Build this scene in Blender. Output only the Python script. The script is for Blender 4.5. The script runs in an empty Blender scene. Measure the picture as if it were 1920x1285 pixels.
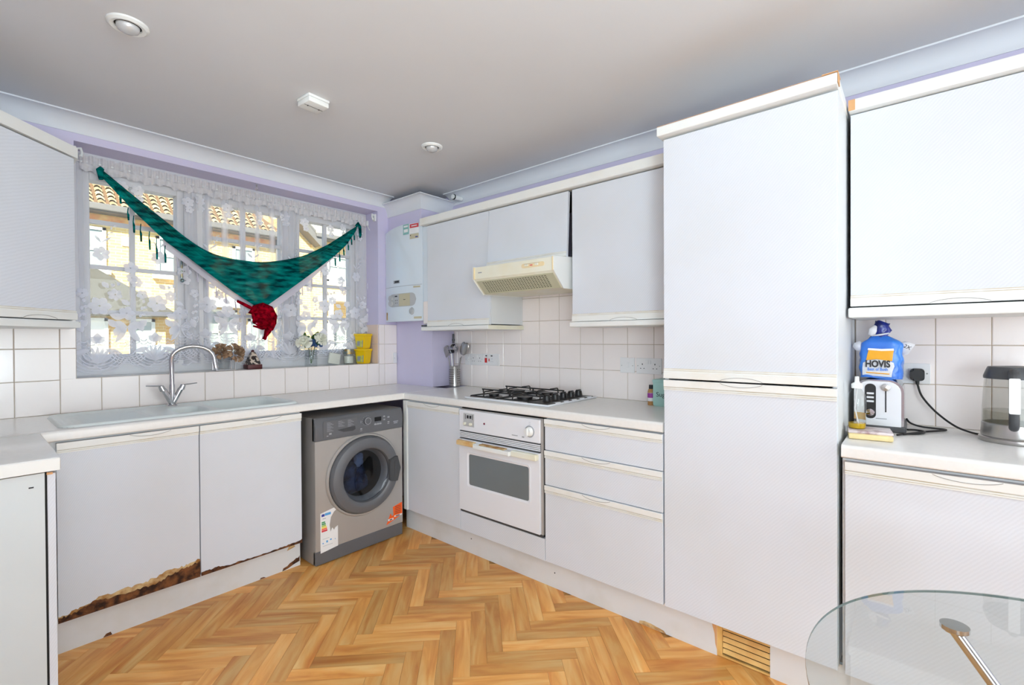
import bpy, bmesh, math, random
from mathutils import Matrix, Vector
random.seed(7)
C = bpy.context.scene.collection
sc = bpy.context.scene
PI = math.pi

# ------------------------------------------------------------ camera
def look(yaw, pitch, roll):
    y, p, r = (math.radians(a) for a in (yaw, pitch, roll))
    fw = Vector((math.sin(y)*math.cos(p), math.cos(y)*math.cos(p), math.sin(p)))
    ri = Vector((math.cos(y), -math.sin(y), 0)); up = ri.cross(fw)
    r2 = ri*math.cos(r)+up*math.sin(r); u2 = -ri*math.sin(r)+up*math.cos(r)
    return Matrix((r2, u2, -fw)).transposed().to_4x4()
cd = bpy.data.cameras.new('camera'); cam = bpy.data.objects.new('camera', cd); C.objects.link(cam)
cd.sensor_width = 36; cd.lens = 882.728/1920*36; cd.clip_start = 0.02; cd.clip_end = 200
cam.matrix_world = Matrix.Translation((-2.5135, -3.1994, 1.2573)) @ look(49.402, -0.4277, -0.3118)
sc.camera = cam

# ------------------------------------------------------------ world, sun, lights, exposure
w = bpy.data.worlds.new('world'); sc.world = w; w.use_nodes = True
wn = w.node_tree; bg = wn.nodes['Background']
sky = wn.nodes.new('ShaderNodeTexSky'); sky.sky_type = 'HOSEK_WILKIE'
sky.sun_direction = Vector((-0.45, -0.65, 0.62)).normalized(); sky.turbidity = 3.0
wn.links.new(sky.outputs[0], bg.inputs[0]); bg.inputs[1].default_value = 9.0
sd = bpy.data.lights.new('sun', 'SUN'); sd.energy = 18.0; sd.angle = math.radians(0.6); sd.color = (1, 0.9, 0.72)
so = bpy.data.objects.new('sun', sd); C.objects.link(so)
so.rotation_euler = Vector((-0.45, -0.65, 0.62)).to_track_quat('Z', 'Y').to_euler()
def area(name, loc, direction, sx, sy, power, col):
    d = bpy.data.lights.new(name, 'AREA'); d.shape = 'RECTANGLE'; d.size = sx; d.size_y = sy; d.energy = power; d.color = col
    o = bpy.data.objects.new(name, d); C.objects.link(o); o.location = loc
    o.rotation_euler = Vector(direction).to_track_quat('-Z', 'Y').to_euler(); return o
area('patio_daylight', (-6.40, -5.10, 1.25), (1, 0.28, 0.0), 2.8, 2.1, 200, (0.84, 0.99, 1.07))
area('rear_daylight', (-1.45, -7.25, 1.40), (0, 1, 0.0), 2.5, 1.9, 86, (0.88, 1.0, 1.02))
area('bounce_fill', (-2.6, -3.8, 1.0), (-0.12, 0.5, 1), 0.6, 0.6, 38, (0.84, 0.99, 1.05))  # unseen upward fill, added as bounce to brighten the ceiling
area('ceiling_fill', (-2.5, -3.75, 2.0), (-0.1, 0.45, 1), 0.5, 0.5, 30, (0.84, 0.99, 1.05))  # second unseen up-light, added as ceiling fill; no fitting of the room
sc.view_settings.view_transform = 'Standard'; sc.view_settings.look = 'None'
sc.view_settings.gamma = 1.0; sc.view_settings.exposure = 0.0; sc.view_settings.use_curve_mapping = False
sc.cycles.max_bounces = 10; sc.cycles.transparent_max_bounces = 24; sc.cycles.diffuse_bounces = 5
sc.cycles.caustics_reflective = False; sc.cycles.caustics_refractive = False

# ------------------------------------------------------------ materials
def sl(c): return tuple((v/12.92 if v <= .04045 else ((v+.055)/1.055)**2.4) for v in c)
def mat(name, col, rough=0.5, metal=0.0, var=0.04, nscale=6.0, bump=0.0, bscale=60.0, col2=None, spec=0.5, coat=0.0, stretch=(1, 1, 1), lo=0.35, hi=0.65, obj_rand=0.0):
    m = bpy.data.materials.new(name); m.use_nodes = True
    nt = m.node_tree; b = nt.nodes['Principled BSDF']; L = nt.links
    b.inputs['Roughness'].default_value = rough; b.inputs['Metallic'].default_value = metal
    b.inputs['Specular IOR Level'].default_value = spec; b.inputs['Coat Weight'].default_value = coat
    tc = nt.nodes.new('ShaderNodeTexCoord'); mp = nt.nodes.new('ShaderNodeMapping'); mp.inputs['Scale'].default_value = stretch
    L.new(tc.outputs['Object'], mp.inputs[0])
    n = nt.nodes.new('ShaderNodeTexNoise'); n.inputs['Scale'].default_value = nscale; n.inputs['Detail'].default_value = 6
    L.new(mp.outputs[0], n.inputs['Vector'])
    r = nt.nodes.new('ShaderNodeValToRGB'); r.color_ramp.elements[0].position = lo; r.color_ramp.elements[1].position = hi
    c1 = sl(col); c2 = sl(col2) if col2 else tuple(max(0, v*(1-var*2)) for v in c1)
    r.color_ramp.elements[0].color = (*c2, 1); r.color_ramp.elements[1].color = (*c1, 1)
    L.new(n.outputs[0], r.inputs[0]); out = r.outputs[0]
    if obj_rand:
        oi = nt.nodes.new('ShaderNodeObjectInfo'); mr = nt.nodes.new('ShaderNodeMapRange')
        mr.inputs[3].default_value = 1-obj_rand; mr.inputs[4].default_value = 1+obj_rand
        L.new(oi.outputs['Random'], mr.inputs[0])
        hs = nt.nodes.new('ShaderNodeHueSaturation'); L.new(mr.outputs[0], hs.inputs['Value']); L.new(out, hs.inputs['Color']); out = hs.outputs[0]
    L.new(out, b.inputs['Base Color'])
    if bump:
        n2 = nt.nodes.new('ShaderNodeTexNoise'); n2.inputs['Scale'].default_value = bscale; n2.inputs['Detail'].default_value = 3
        L.new(mp.outputs[0], n2.inputs['Vector'])
        bp = nt.nodes.new('ShaderNodeBump'); bp.inputs['Strength'].default_value = bump; bp.inputs['Distance'].default_value = 0.01
        L.new(n2.outputs[0], bp.inputs['Height']); L.new(bp.outputs[0], b.inputs['Normal'])
    return m
def nodes(m): return m.node_tree, m.node_tree.nodes['Principled BSDF'], m.node_tree.links

M = {}
M['lilac'] = mat('lilac_paint', (0.81, 0.785, 0.885), 0.42, var=0.01, bump=0.05, bscale=25)
M['ceiling'] = mat('ceiling_paint', (0.85, 0.855, 0.865), 0.85, var=0.015, nscale=1.5, bump=0.12, bscale=2.5)
M['coving'] = mat('coving_paint', (0.87, 0.88, 0.90), 0.6, var=0.01)
M['wall_white'] = mat('room_wall_paint', (0.84, 0.82, 0.86), 0.8, var=0.01)
M['grout'] = mat('grout', (0.76, 0.71, 0.64), 0.9, col2=(0.68, 0.60, 0.50), nscale=9)
M['tile'] = mat('tile_glaze', (0.955, 0.92, 0.905), 0.16, var=0.01, bump=0.06, bscale=14, obj_rand=0.012)
M['tile_peach'] = mat('tile_peach', (0.90, 0.82, 0.78), 0.2, var=0.01)
M['worktop'] = mat('worktop_laminate', (0.92, 0.91, 0.895), 0.22, var=0.012, nscale=60, lo=.4, hi=.6)
M['cream'] = mat('cream_trim', (0.91, 0.91, 0.895), 0.4, col2=(0.89, 0.875, 0.835), nscale=5, lo=0.22, hi=0.42)
M['trim_white'] = mat('white_trim', (0.91, 0.915, 0.905), 0.35, var=0.01)
M['aged'] = mat('yellowed_plastic', (0.915, 0.91, 0.85), 0.4, col2=(0.905, 0.885, 0.79), nscale=6)
M['groove'] = mat('groove_dirt', (0.84, 0.82, 0.78), 0.8, col2=(0.80, 0.75, 0.66), nscale=18, lo=.4, hi=.55)
M['grip_line'] = mat('grip_line', (0.62, 0.60, 0.58), 0.7)
M['edge_tan'] = mat('edge_tan', (0.93, 0.85, 0.68), 0.45)
M['white_board'] = mat('white_board', (0.86, 0.87, 0.875), 0.45, var=0.012, nscale=3)
M['plinth'] = mat('plinth_board', (0.86, 0.865, 0.87), 0.5, col2=(0.80, 0.79, 0.76), nscale=3, lo=.25, hi=.5)
M['rot'] = mat('rotten_chipboard', (0.50, 0.31, 0.17), 0.95, col2=(0.20, 0.11, 0.06), nscale=28, bump=0.9, bscale=90, lo=.4, hi=.62)
M['rust_cream'] = mat('peeled_edge', (0.83, 0.72, 0.53), 0.9, col2=(0.62, 0.42, 0.2), nscale=30, bump=0.4)
M['black'] = mat('black_enamel', (0.085, 0.08, 0.085), 0.38)
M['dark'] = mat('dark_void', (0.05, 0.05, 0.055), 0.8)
M['rubber'] = mat('black_rubber', (0.06, 0.06, 0.065), 0.5)
M['chrome'] = mat('chrome', (0.80, 0.80, 0.81), 0.10, 1.0, var=0.0)
M['steel'] = mat('brushed_steel', (0.72, 0.71, 0.70), 0.28, 1.0, var=0.03, nscale=20, stretch=(1, 1, 20))
M['satin'] = mat('satin_silver', (0.70, 0.685, 0.67), 0.40, 0.40, var=0.02)
M['fascia'] = mat('graphite_plastic', (0.40, 0.405, 0.42), 0.38, 0.15, var=0.02)
M['graphite_dark'] = mat('graphite_dark', (0.27, 0.275, 0.285), 0.4, var=0.03)
M['enamel'] = mat('white_enamel', (0.90, 0.905, 0.925), 0.25, var=0.005)
M['sink'] = mat('sink_composite', (0.89, 0.915, 0.905), 0.32, var=0.01)
M['socket'] = mat('socket_plastic', (0.90, 0.895, 0.895), 0.3, var=0.005)
M['frame'] = mat('window_paint', (0.82, 0.82, 0.83), 0.45, var=0.01)
M['red'] = mat('red_switch', (0.80, 0.12, 0.13), 0.35)
M['orange_stain'] = mat('heat_stained_plastic', (0.88, 0.77, 0.56), 0.45, col2=(0.82, 0.60, 0.34), nscale=14, lo=.3, hi=.6)
M['tan_edge'] = mat('bare_edge_band', (0.86, 0.66, 0.46), 0.7, var=0.05)
M['oven_glass'] = mat('oven_glass', (0.44, 0.47, 0.48), 0.12, var=0.03, nscale=2)
M['boiler'] = mat('boiler_casing', (0.86, 0.895, 0.925), 0.2, var=0.01)
M['panel_grey'] = mat('panel_grey', (0.81, 0.835, 0.84), 0.4, var=0.01)
M['boiler_panel'] = mat('boiler_panel', (0.73, 0.735, 0.74), 0.4)
M['beige'] = mat('beige_label', (0.78, 0.745, 0.63), 0.5)
M['vent_tan'] = mat('vent_plastic', (0.90, 0.74, 0.45), 0.5, col2=(0.82, 0.62, 0.34), nscale=12)
M['filter'] = mat('filter_grille', (0.76, 0.755, 0.65), 0.5, var=0.02)
M['hole'] = mat('filter_slot', (0.36, 0.36, 0.30), 0.8)
M['teal_tin'] = mat('teal_tin', (0.66, 0.82, 0.79), 0.35)
M['yellow'] = mat('yellow_plastic', (0.96, 0.80, 0.06), 0.32, var=0.03)
M['yellow_light'] = mat('yellow_label', (0.90, 0.86, 0.35), 0.4, col2=(0.7, 0.72, 0.35), nscale=30)
M['paper'] = mat('paper_white', (0.93, 0.93, 0.93), 0.5)
M['ink'] = mat('ink_dark', (0.15, 0.15, 0.17), 0.6)
M['ink_grey'] = mat('ink_grey', (0.62, 0.63, 0.65), 0.6)
M['blue_ink'] = mat('ink_blue', (0.20, 0.25, 0.60), 0.5)
M['sky_ink'] = mat('ink_sky', (0.35, 0.65, 0.88), 0.5)
M['green_ink'] = mat('ink_green', (0.25, 0.60, 0.38), 0.5)
M['lime_ink'] = mat('ink_lime', (0.62, 0.78, 0.30), 0.5)
M['yel_ink'] = mat('ink_yellow', (0.96, 0.86, 0.25), 0.5)
M['or_ink'] = mat('ink_orange', (0.96, 0.38, 0.10), 0.45)
M['red_ink'] = mat('ink_red', (0.85, 0.28, 0.32), 0.45)
M['teal_ink'] = mat('ink_teal', (0.55, 0.74, 0.72), 0.5)
M['oldtile'] = mat('roof_tile', (0.74, 0.69, 0.55), 0.9, col2=(0.52, 0.46, 0.35), nscale=3, obj_rand=0.1)
M['roof_dark'] = mat('roof_valley_shade', (0.42, 0.33, 0.24), 0.9)  # dark base under the tiles paints the shade in their valleys
M['slate'] = mat('slate_roof', (0.80, 0.80, 0.74), 0.8, var=0.03)
M['gutter'] = mat('gutter', (0.40, 0.40, 0.40), 0.6)
M['asphalt'] = mat('asphalt', (0.55, 0.55, 0.55), 0.9, nscale=20)
M['white_out'] = mat('white_paint_outside', (0.93, 0.94, 0.92), 0.5)
M['pane_out'] = mat('house_window_glass', (0.55, 0.60, 0.60), 0.15)
M['porch'] = mat('porch_roof_dark', (0.33, 0.33, 0.31), 0.9)
M['car'] = mat('car_paint', (0.78, 0.87, 0.93), 0.25, 0.1)
M['leaf'] = mat('leaf_green', (0.18, 0.32, 0.16), 0.6, col2=(0.30, 0.42, 0.22), nscale=40)
M['petal'] = mat('petal_white', (0.92, 0.92, 0.86), 0.7, var=0.05)
M['bluef'] = mat('blue_blossom', (0.22, 0.36, 0.55), 0.8, col2=(0.12, 0.20, 0.36), nscale=60)
M['dried'] = mat('dried_flower', (0.72, 0.60, 0.48), 0.9, col2=(0.46, 0.34, 0.25), nscale=60)
M['maroon'] = mat('maroon_wood', (0.32, 0.11, 0.11), 0.45)
M['carved'] = mat('carved_print', (0.80, 0.74, 0.68), 0.5, col2=(0.12, 0.08, 0.08), nscale=38, lo=.49, hi=.52)
M['wax'] = mat('white_soap_card', (0.83, 0.84, 0.80), 0.6)
M['gold'] = mat('gold_print', (0.66, 0.52, 0.22), 0.3, 0.7, col2=(0.45, 0.55, 0.58), nscale=25)
M['pack'] = mat('packet_print', (0.83, 0.78, 0.78), 0.45, col2=(0.62, 0.50, 0.50), nscale=24, lo=.35, hi=.5)
M['straw'] = mat('sponge_cream', (0.93, 0.84, 0.62), 0.8, var=0.04, nscale=40)
M['bread'] = mat('bag_blue', (0.13, 0.35, 0.80), 0.28, col2=(0.28, 0.58, 0.93), nscale=7, bump=0.5, bscale=14, lo=.3, hi=.75)
M['bread_dark'] = mat('bag_dark_blue', (0.12, 0.20, 0.62), 0.28, bump=0.5, bscale=25, col2=(0.06, 0.1, 0.35), nscale=20)
M['bag_white'] = mat('bag_white', (0.93, 0.93, 0.95), 0.3, bump=0.3, bscale=20)
M['bag_orange'] = mat('bag_amber', (0.96, 0.68, 0.12), 0.3, var=0.05, nscale=20)
M['toaster_face'] = mat('toaster_face', (0.90, 0.91, 0.925), 0.3, 0.35, var=0.0)
M['oil'] = mat('olive_liquid', (0.80, 0.65, 0.10), 0.1)
M['spice'] = mat('spice_brown', (0.72, 0.53, 0.32), 0.4)
M['purple_ink'] = mat('ink_purple', (0.62, 0.22, 0.62), 0.4)
M['cloth_blue'] = mat('laundry_blue', (0.20, 0.26, 0.40), 0.95, col2=(0.10, 0.12, 0.20), nscale=25, bump=0.8, bscale=30)
M['cloth_light'] = mat('laundry_light_blue', (0.45, 0.52, 0.66), 0.95, var=0.1)
M['lampglass'] = mat('lamp_frosted', (0.80, 0.80, 0.80), 0.25, 0.2)
M['led'] = mat('led_dark_red', (0.42, 0.08, 0.20), 0.2)

# door foil: fine diagonal weave
def door_mat(name, col, dirt):
    m = mat(name, col, 0.55, var=0.012, nscale=2.5, col2=dirt, lo=0.2, hi=0.55, spec=0.35)
    nt, b, L = nodes(m)
    tc = nt.nodes.new('ShaderNodeTexCoord'); mp = nt.nodes.new('ShaderNodeMapping'); mp.inputs['Rotation'].default_value = (math.radians(48), math.radians(48), 0)
    wv = nt.nodes.new('ShaderNodeTexWave'); wv.inputs['Scale'].default_value = 52; wv.inputs['Distortion'].default_value = 2.2; wv.inputs['Detail'].default_value = 2; wv.bands_direction = 'Z'
    L.new(tc.outputs['Object'], mp.inputs[0]); L.new(mp.outputs[0], wv.inputs[0])
    bp = nt.nodes.new('ShaderNodeBump'); bp.inputs['Strength'].default_value = 0.10; bp.inputs['Distance'].default_value = 0.001
    L.new(wv.outputs['Fac'], bp.inputs['Height']); L.new(bp.outputs[0], b.inputs['Normal'])
    src = b.inputs['Base Color'].links[0].from_socket
    mx = nt.nodes.new('ShaderNodeMixRGB'); mx.blend_type = 'MULTIPLY'; mx.inputs[0].default_value = 0.045
    L.new(src, mx.inputs[1]); L.new(wv.outputs['Color'], mx.inputs[2]); L.new(mx.outputs[0], b.inputs['Base Color'])
    return m
M['door'] = door_mat('door_foil', (0.855, 0.87, 0.90), (0.84, 0.85, 0.865))

# floor plank: grain along local X, random tone per plank
def plank_mat():
    m = bpy.data.materials.new('oak_plank'); m.use_nodes = True; nt, b, L = nodes(m); N = nt.nodes
    tc = N.new('ShaderNodeTexCoord'); oi = N.new('ShaderNodeObjectInfo')
    add = N.new('ShaderNodeVectorMath'); add.operation = 'ADD'
    cx = N.new('ShaderNodeCombineXYZ'); mu = N.new('ShaderNodeMath'); mu.operation = 'MULTIPLY'; mu.inputs[1].default_value = 60
    L.new(oi.outputs['Random'], mu.inputs[0]); L.new(mu.outputs[0], cx.inputs[0]); L.new(mu.outputs[0], cx.inputs[1])
    L.new(tc.outputs['Object'], add.inputs[0]); L.new(cx.outputs[0], add.inputs[1])
    mp = N.new('ShaderNodeMapping'); mp.inputs['Scale'].default_value = (1.8, 14, 1); L.new(add.outputs[0], mp.inputs[0])
    n1 = N.new('ShaderNodeTexNoise'); n1.inputs['Scale'].default_value = 1.6; n1.inputs['Detail'].default_value = 8; n1.inputs['Distortion'].default_value = 0.8
    L.new(mp.outputs[0], n1.inputs[0])
    r = N.new('ShaderNodeValToRGB'); e = r.color_ramp.elements
    e[0].position = 0.25; e[0].color = (*sl((0.83, 0.51, 0.24)), 1); e[1].position = 0.75; e[1].color = (*sl((0.97, 0.80, 0.53)), 1)
    k = e.new(0.5); k.color = (*sl((0.93, 0.67, 0.37)), 1)
    L.new(n1.outputs[0], r.inputs[0])
    mp2 = N.new('ShaderNodeMapping'); mp2.inputs['Scale'].default_value = (3, 9, 1); L.new(add.outputs[0], mp2.inputs[0])
    n2 = N.new('ShaderNodeTexNoise'); n2.inputs['Scale'].default_value = 1.2; L.new(mp2.outputs[0], n2.inputs[0])
    r2 = N.new('ShaderNodeMapRange'); r2.inputs[1].default_value = .3; r2.inputs[2].default_value = .7; r2.inputs[3].default_value = .90; r2.inputs[4].default_value = 1.06
    L.new(n2.outputs[0], r2.inputs[0])
    r3 = N.new('ShaderNodeValToRGB'); q = r3.color_ramp.elements
    q[0].position = 0.0; q[0].color = (0.72, 0.70, 0.68, 1); q[1].position = 1.0; q[1].color = (1.08, 1.08, 1.08, 1); qq = q.new(0.4); qq.color = (0.88, 0.88, 0.88, 1)
    L.new(oi.outputs['Random'], r3.inputs[0])
    mm = N.new('ShaderNodeMath'); mm.operation = 'MULTIPLY'; L.new(r2.outputs[0], mm.inputs[0]); L.new(r3.outputs[0], mm.inputs[1])
    hs = N.new('ShaderNodeHueSaturation'); L.new(mm.outputs[0], hs.inputs['Value']); L.new(r.outputs[0], hs.inputs['Color'])
    hs.inputs['Saturation'].default_value = 1.02
    L.new(hs.outputs[0], b.inputs['Base Color']); b.inputs['Roughness'].default_value = 0.36
    return m
M['plank'] = plank_mat()
M['floor_base'] = mat('floor_seam', (0.60, 0.40, 0.18), 0.5, col2=(0.78, 0.56, 0.30), nscale=4, stretch=(1, 12, 1))

def brick_mat():
    m = bpy.data.materials.new('brick_far'); m.use_nodes = True; nt, b, L = nodes(m); N = nt.nodes
    tc = N.new('ShaderNodeTexCoord'); sx = N.new('ShaderNodeSeparateXYZ'); cx = N.new('ShaderNodeCombineXYZ')
    L.new(tc.outputs['Object'], sx.inputs[0])
    ad = N.new('ShaderNodeMath'); L.new(sx.outputs[0], ad.inputs[0]); L.new(sx.outputs[1], ad.inputs[1]); L.new(ad.outputs[0], cx.inputs[0]); L.new(sx.outputs[2], cx.inputs[1])
    br = N.new('ShaderNodeTexBrick'); L.new(cx.outputs[0], br.inputs[0])
    br.inputs['Color1'].default_value = (*sl((0.90, 0.77, 0.50)), 1); br.inputs['Color2'].default_value = (*sl((0.85, 0.68, 0.42)), 1); br.inputs['Mortar'].default_value = (*sl((0.92, 0.84, 0.66)), 1)
    br.inputs['Scale'].default_value = 1; br.inputs['Brick Width'].default_value = 0.225; br.inputs['Row Height'].default_value = 0.075; br.inputs['Mortar Size'].default_value = 0.007
    L.new(br.outputs[0], b.inputs['Base Color']); b.inputs['Roughness'].default_value = 0.9
    return m
M['brick'] = brick_mat()
M['brick_red'] = mat('brick_band', (0.86, 0.55, 0.36), 0.9, col2=(0.92, 0.74, 0.50), nscale=6)

def cloth(name, col, opaque, trans=0.4, col2=None, nscale=9, stretch=(1, 1, 1), attr=None):
    m = bpy.data.materials.new(name); m.use_nodes = True; nt = m.node_tree; L = nt.links; N = nt.nodes
    for n in list(N): N.remove(n)
    o = N.new('ShaderNodeOutputMaterial'); d = N.new('ShaderNodeBsdfDiffuse'); t = N.new('ShaderNodeBsdfTranslucent'); tr = N.new('ShaderNodeBsdfTransparent')
    m1 = N.new('ShaderNodeMixShader'); m2 = N.new('ShaderNodeMixShader')
    tc = N.new('ShaderNodeTexCoord'); nz = N.new('ShaderNodeTexNoise'); nz.inputs['Scale'].default_value = nscale; nz.inputs['Detail'].default_value = 6
    mp = N.new('ShaderNodeMapping'); mp.inputs['Scale'].default_value = stretch; L.new(tc.outputs['Object'], mp.inputs[0]); L.new(mp.outputs[0], nz.inputs[0])
    r = N.new('ShaderNodeValToRGB'); r.color_ramp.elements[0].position = .38; r.color_ramp.elements[1].position = .66
    r.color_ramp.elements[0].color = (*sl(col2 or col), 1); r.color_ramp.elements[1].color = (*sl(col), 1); L.new(nz.outputs[0], r.inputs[0])
    L.new(r.outputs[0], d.inputs[0]); L.new(r.outputs[0], t.inputs[0])
    m1.inputs[0].default_value = trans; L.new(d.outputs[0], m1.inputs[1]); L.new(t.outputs[0], m1.inputs[2])
    m2.inputs[0].default_value = opaque
    if attr:
        a = N.new('ShaderNodeAttribute'); a.attribute_name = attr; L.new(a.outputs['Fac'], m2.inputs[0])
    L.new(tr.outputs[0], m2.inputs[1]); L.new(m1.outputs[0], m2.inputs[2]); L.new(m2.outputs[0], o.inputs[0])
    return m
M['net'] = cloth('net_voile', (0.93, 0.93, 0.95), 0.2, 0.5, attr='weave_cover')
M['lace'] = cloth('lace_thread', (0.95, 0.95, 0.97), 0.94, 0.34)
M['lace_dense'] = cloth('lace_header', (0.96, 0.95, 0.95), 0.90, 0.35, col2=(0.92, 0.91, 0.91), nscale=60)
M['teal'] = cloth('teal_scarf', (0.02, 0.53, 0.50), 0.99, 0.07, col2=(0.0, 0.20, 0.22), nscale=9, stretch=(1.2, 1, 5))  # dark stretched streaks put fold shade into the scarf colour
M['white_scarf'] = cloth('white_scarf', (0.88, 0.86, 0.90), 0.97, 0.25)
M['crimson'] = cloth('crimson_scarf', (0.74, 0.05, 0.15), 1.0, 0.1, col2=(0.34, 0.01, 0.06), nscale=38)
M['pink'] = cloth('pink_scarf_end', (0.90, 0.45, 0.62), 1.0, 0.2)

def glass(name, col=(1, 1, 1), rough=0.0, ior=1.45, thin=True, tint=0.0, gloss=0.08):
    m = bpy.data.materials.new(name); m.use_nodes = True; nt = m.node_tree; L = nt.links; N = nt.nodes
    for n in list(N): N.remove(n)
    o = N.new('ShaderNodeOutputMaterial'); g = N.new('ShaderNodeBsdfGlossy'); t = N.new('ShaderNodeBsdfTransparent'); mx = N.new('ShaderNodeMixShader')
    fr = N.new('ShaderNodeFresnel'); fr.inputs[0].default_value = ior; g.inputs['Roughness'].default_value = rough
    nz = N.new('ShaderNodeTexNoise'); nz.inputs['Scale'].default_value = 2.0
    mr = N.new('ShaderNodeMixRGB'); mr.inputs[1].default_value = (*col, 1); mr.inputs[2].default_value = (*[c*0.985 for c in col], 1); L.new(nz.outputs[0], mr.inputs[0])
    L.new(mr.outputs[0], t.inputs[0])
    ge = N.new('ShaderNodeNewGeometry'); iv = N.new('ShaderNodeMath'); iv.operation = 'SUBTRACT'; iv.inputs[0].default_value = 1.0; L.new(ge.outputs['Backfacing'], iv.inputs[1])
    ml_ = N.new('ShaderNodeMath'); ml_.operation = 'MULTIPLY'; L.new(fr.outputs[0], ml_.inputs[0]); L.new(iv.outputs[0], ml_.inputs[1]); L.new(ml_.outputs[0], mx.inputs[0]); L.new(t.outputs[0], mx.inputs[1]); L.new(g.outputs[0], mx.inputs[2]); L.new(mx.outputs[0], o.inputs[0])
    return m
M['glass'] = glass('clear_glass', (0.97, 0.985, 0.98))
M['table_glass'] = glass('table_glass', (0.90, 0.925, 0.92), ior=1.5)
M['glass_edge'] = mat('glass_edge_green', (0.42, 0.50, 0.50), 0.15)
M['smoke_glass'] = glass('smoked_glass', (0.52, 0.57, 0.64), ior=1.5)
M['kettle_glass'] = glass('kettle_glass', (0.80, 0.80, 0.78), ior=1.4)
M['bottle_glass'] = glass('bottle_plastic', (0.90, 0.90, 0.88), ior=1.35)
M['vase_glass'] = glass('vase_glass', (0.93, 0.94, 0.94), ior=1.45, rough=0.1)
M['water'] = glass('kettle_water', (0.80, 0.80, 0.76), ior=1.33)

# ------------------------------------------------------------ helpers
class MB:
    def __init__(s, frame=None): s.bm = bmesh.new(); s.F = frame or Matrix.Identity(4)
    def v(s, p): return s.bm.verts.new(s.F @ Vector(p))
    def box(s, x0, x1, y0, y1, z0, z1, bev=0.0):
        vs = [s.v((x, y, z)) for x in (x0, x1) for y in (y0, y1) for z in (z0, z1)]
        fs = [s.bm.faces.new([vs[i] for i in f]) for f in ((0, 1, 3, 2), (4, 6, 7, 5), (0, 4, 5, 1), (2, 3, 7, 6), (0, 2, 6, 4), (1, 5, 7, 3))]
        if bev:
            es = list({e for f in fs for e in f.edges})
            bmesh.ops.bevel(s.bm, geom=es, offset=bev, segments=2, affect='EDGES', profile=0.5)
        return s
    def prism(s, pts, d0, d1, bev=0.0):                      # polygon in local xy, extruded along local z
        a = [s.v((x, y, d0)) for x, y in pts]; b = [s.v((x, y, d1)) for x, y in pts]; n = len(pts)
        fs = [s.bm.faces.new(a[::-1]), s.bm.faces.new(b)]
        for i in range(n): fs.append(s.bm.faces.new((a[i], a[(i+1) % n], b[(i+1) % n], b[i])))
        if bev:
            es = list(fs[1].edges); bmesh.ops.bevel(s.bm, geom=es, offset=bev, segments=2, affect='EDGES')
        return s
    def lathe(s, prof, n=32, c=(0, 0, 0), a0=0, a1=2*PI, cap=False):       # prof (r,z) around local z
        full = abs(a1-a0-2*PI) < 1e-6; m = n if full else n+1; rows = []
        for r, z in prof:
            rows.append([s.v((c[0]+r*math.cos(a0+(a1-a0)*i/n), c[1]+r*math.sin(a0+(a1-a0)*i/n), c[2]+z)) for i in range(m)])
        for k in range(len(prof)-1):
            for i in range(n):
                j = (i+1) % m
                s.bm.faces.new((rows[k][i], rows[k][j], rows[k+1][j], rows[k+1][i]))
        if cap and full:
            s.bm.faces.new(rows[0][::-1]); s.bm.faces.new(rows[-1])
        return s
    def cyl(s, p, q, r, n=16, r2=None):
        return s.tube([p, q], [r, r if r2 is None else r2], n)
    def tube(s, pts, r, n=10, cap=True, flat=1.0):
        P = [Vector(p) for p in pts]; R = r if isinstance(r, (list, tuple)) else [r]*len(P); rows = []; prev = None
        for i, p in enumerate(P):
            t = (P[min(i+1, len(P)-1)]-P[max(i-1, 0)]).normalized()
            if prev is None:
                a = Vector((0, 0, 1)) if abs(t.z) < .9 else Vector((1, 0, 0)); u = t.cross(a).normalized()
            else:
                u = (prev - t*prev.dot(t)).normalized()
            prev = u; w2 = t.cross(u)
            rows.append([s.v(p+R[i]*(u*math.cos(2*PI*k/n)+w2*flat*math.sin(2*PI*k/n))) for k in range(n)])
        for i in range(len(P)-1):
            for k in range(n): s.bm.faces.new((rows[i][k], rows[i][(k+1) % n], rows[i+1][(k+1) % n], rows[i+1][k]))
        if cap: s.bm.faces.new(rows[0][::-1]); s.bm.faces.new(rows[-1])
        return s
    def grid(s, fn, nu, nv, uv=None):
        V = [[s.v(fn(i/nu, j/nv)) for j in range(nv+1)] for i in range(nu+1)]
        for i in range(nu):
            for j in range(nv): s.bm.faces.new((V[i][j], V[i+1][j], V[i+1][j+1], V[i][j+1]))
        return s
    def ball(s, c, r, sc_=(1, 1, 1), n=12):
        prof = [(max(1e-4, r*math.sin(PI*k/n)), -r*math.cos(PI*k/n)) for k in range(n+1)]; rows = []
        for rr, z in prof: rows.append([s.v((c[0]+rr*math.cos(2*PI*i/n)*sc_[0], c[1]+rr*math.sin(2*PI*i/n)*sc_[1], c[2]+z*sc_[2])) for i in range(n)])
        for k in range(n):
            for i in range(n): s.bm.faces.new((rows[k][i], rows[k][(i+1) % n], rows[k+1][(i+1) % n], rows[k+1][i]))
        return s
    def done(s, name, m, parent=None, smooth=False, **props):
        s.bm.normal_update(); bmesh.ops.recalc_face_normals(s.bm, faces=s.bm.faces)
        me = bpy.data.meshes.new(name); s.bm.to_mesh(me); s.bm.free()
        me.materials.append(m if not isinstance(m, str) else M[m])
        if smooth:
            me.polygons.foreach_set('use_smooth', [True]*len(me.polygons))
            if smooth != 'full':
                try: me.set_sharp_from_angle(angle=math.radians(40))
                except Exception: pass
        o = bpy.data.objects.new(name, me); C.objects.link(o)
        if parent is not None:
            wm = world_of(parent); me.transform(wm.inverted()); o.parent = parent
        for k, v in props.items(): o[k] = v
        return o
def world_of(o):
    m = o.matrix_basis.copy()
    while o.parent: o = o.parent; m = o.matrix_basis @ m
    return m
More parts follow.
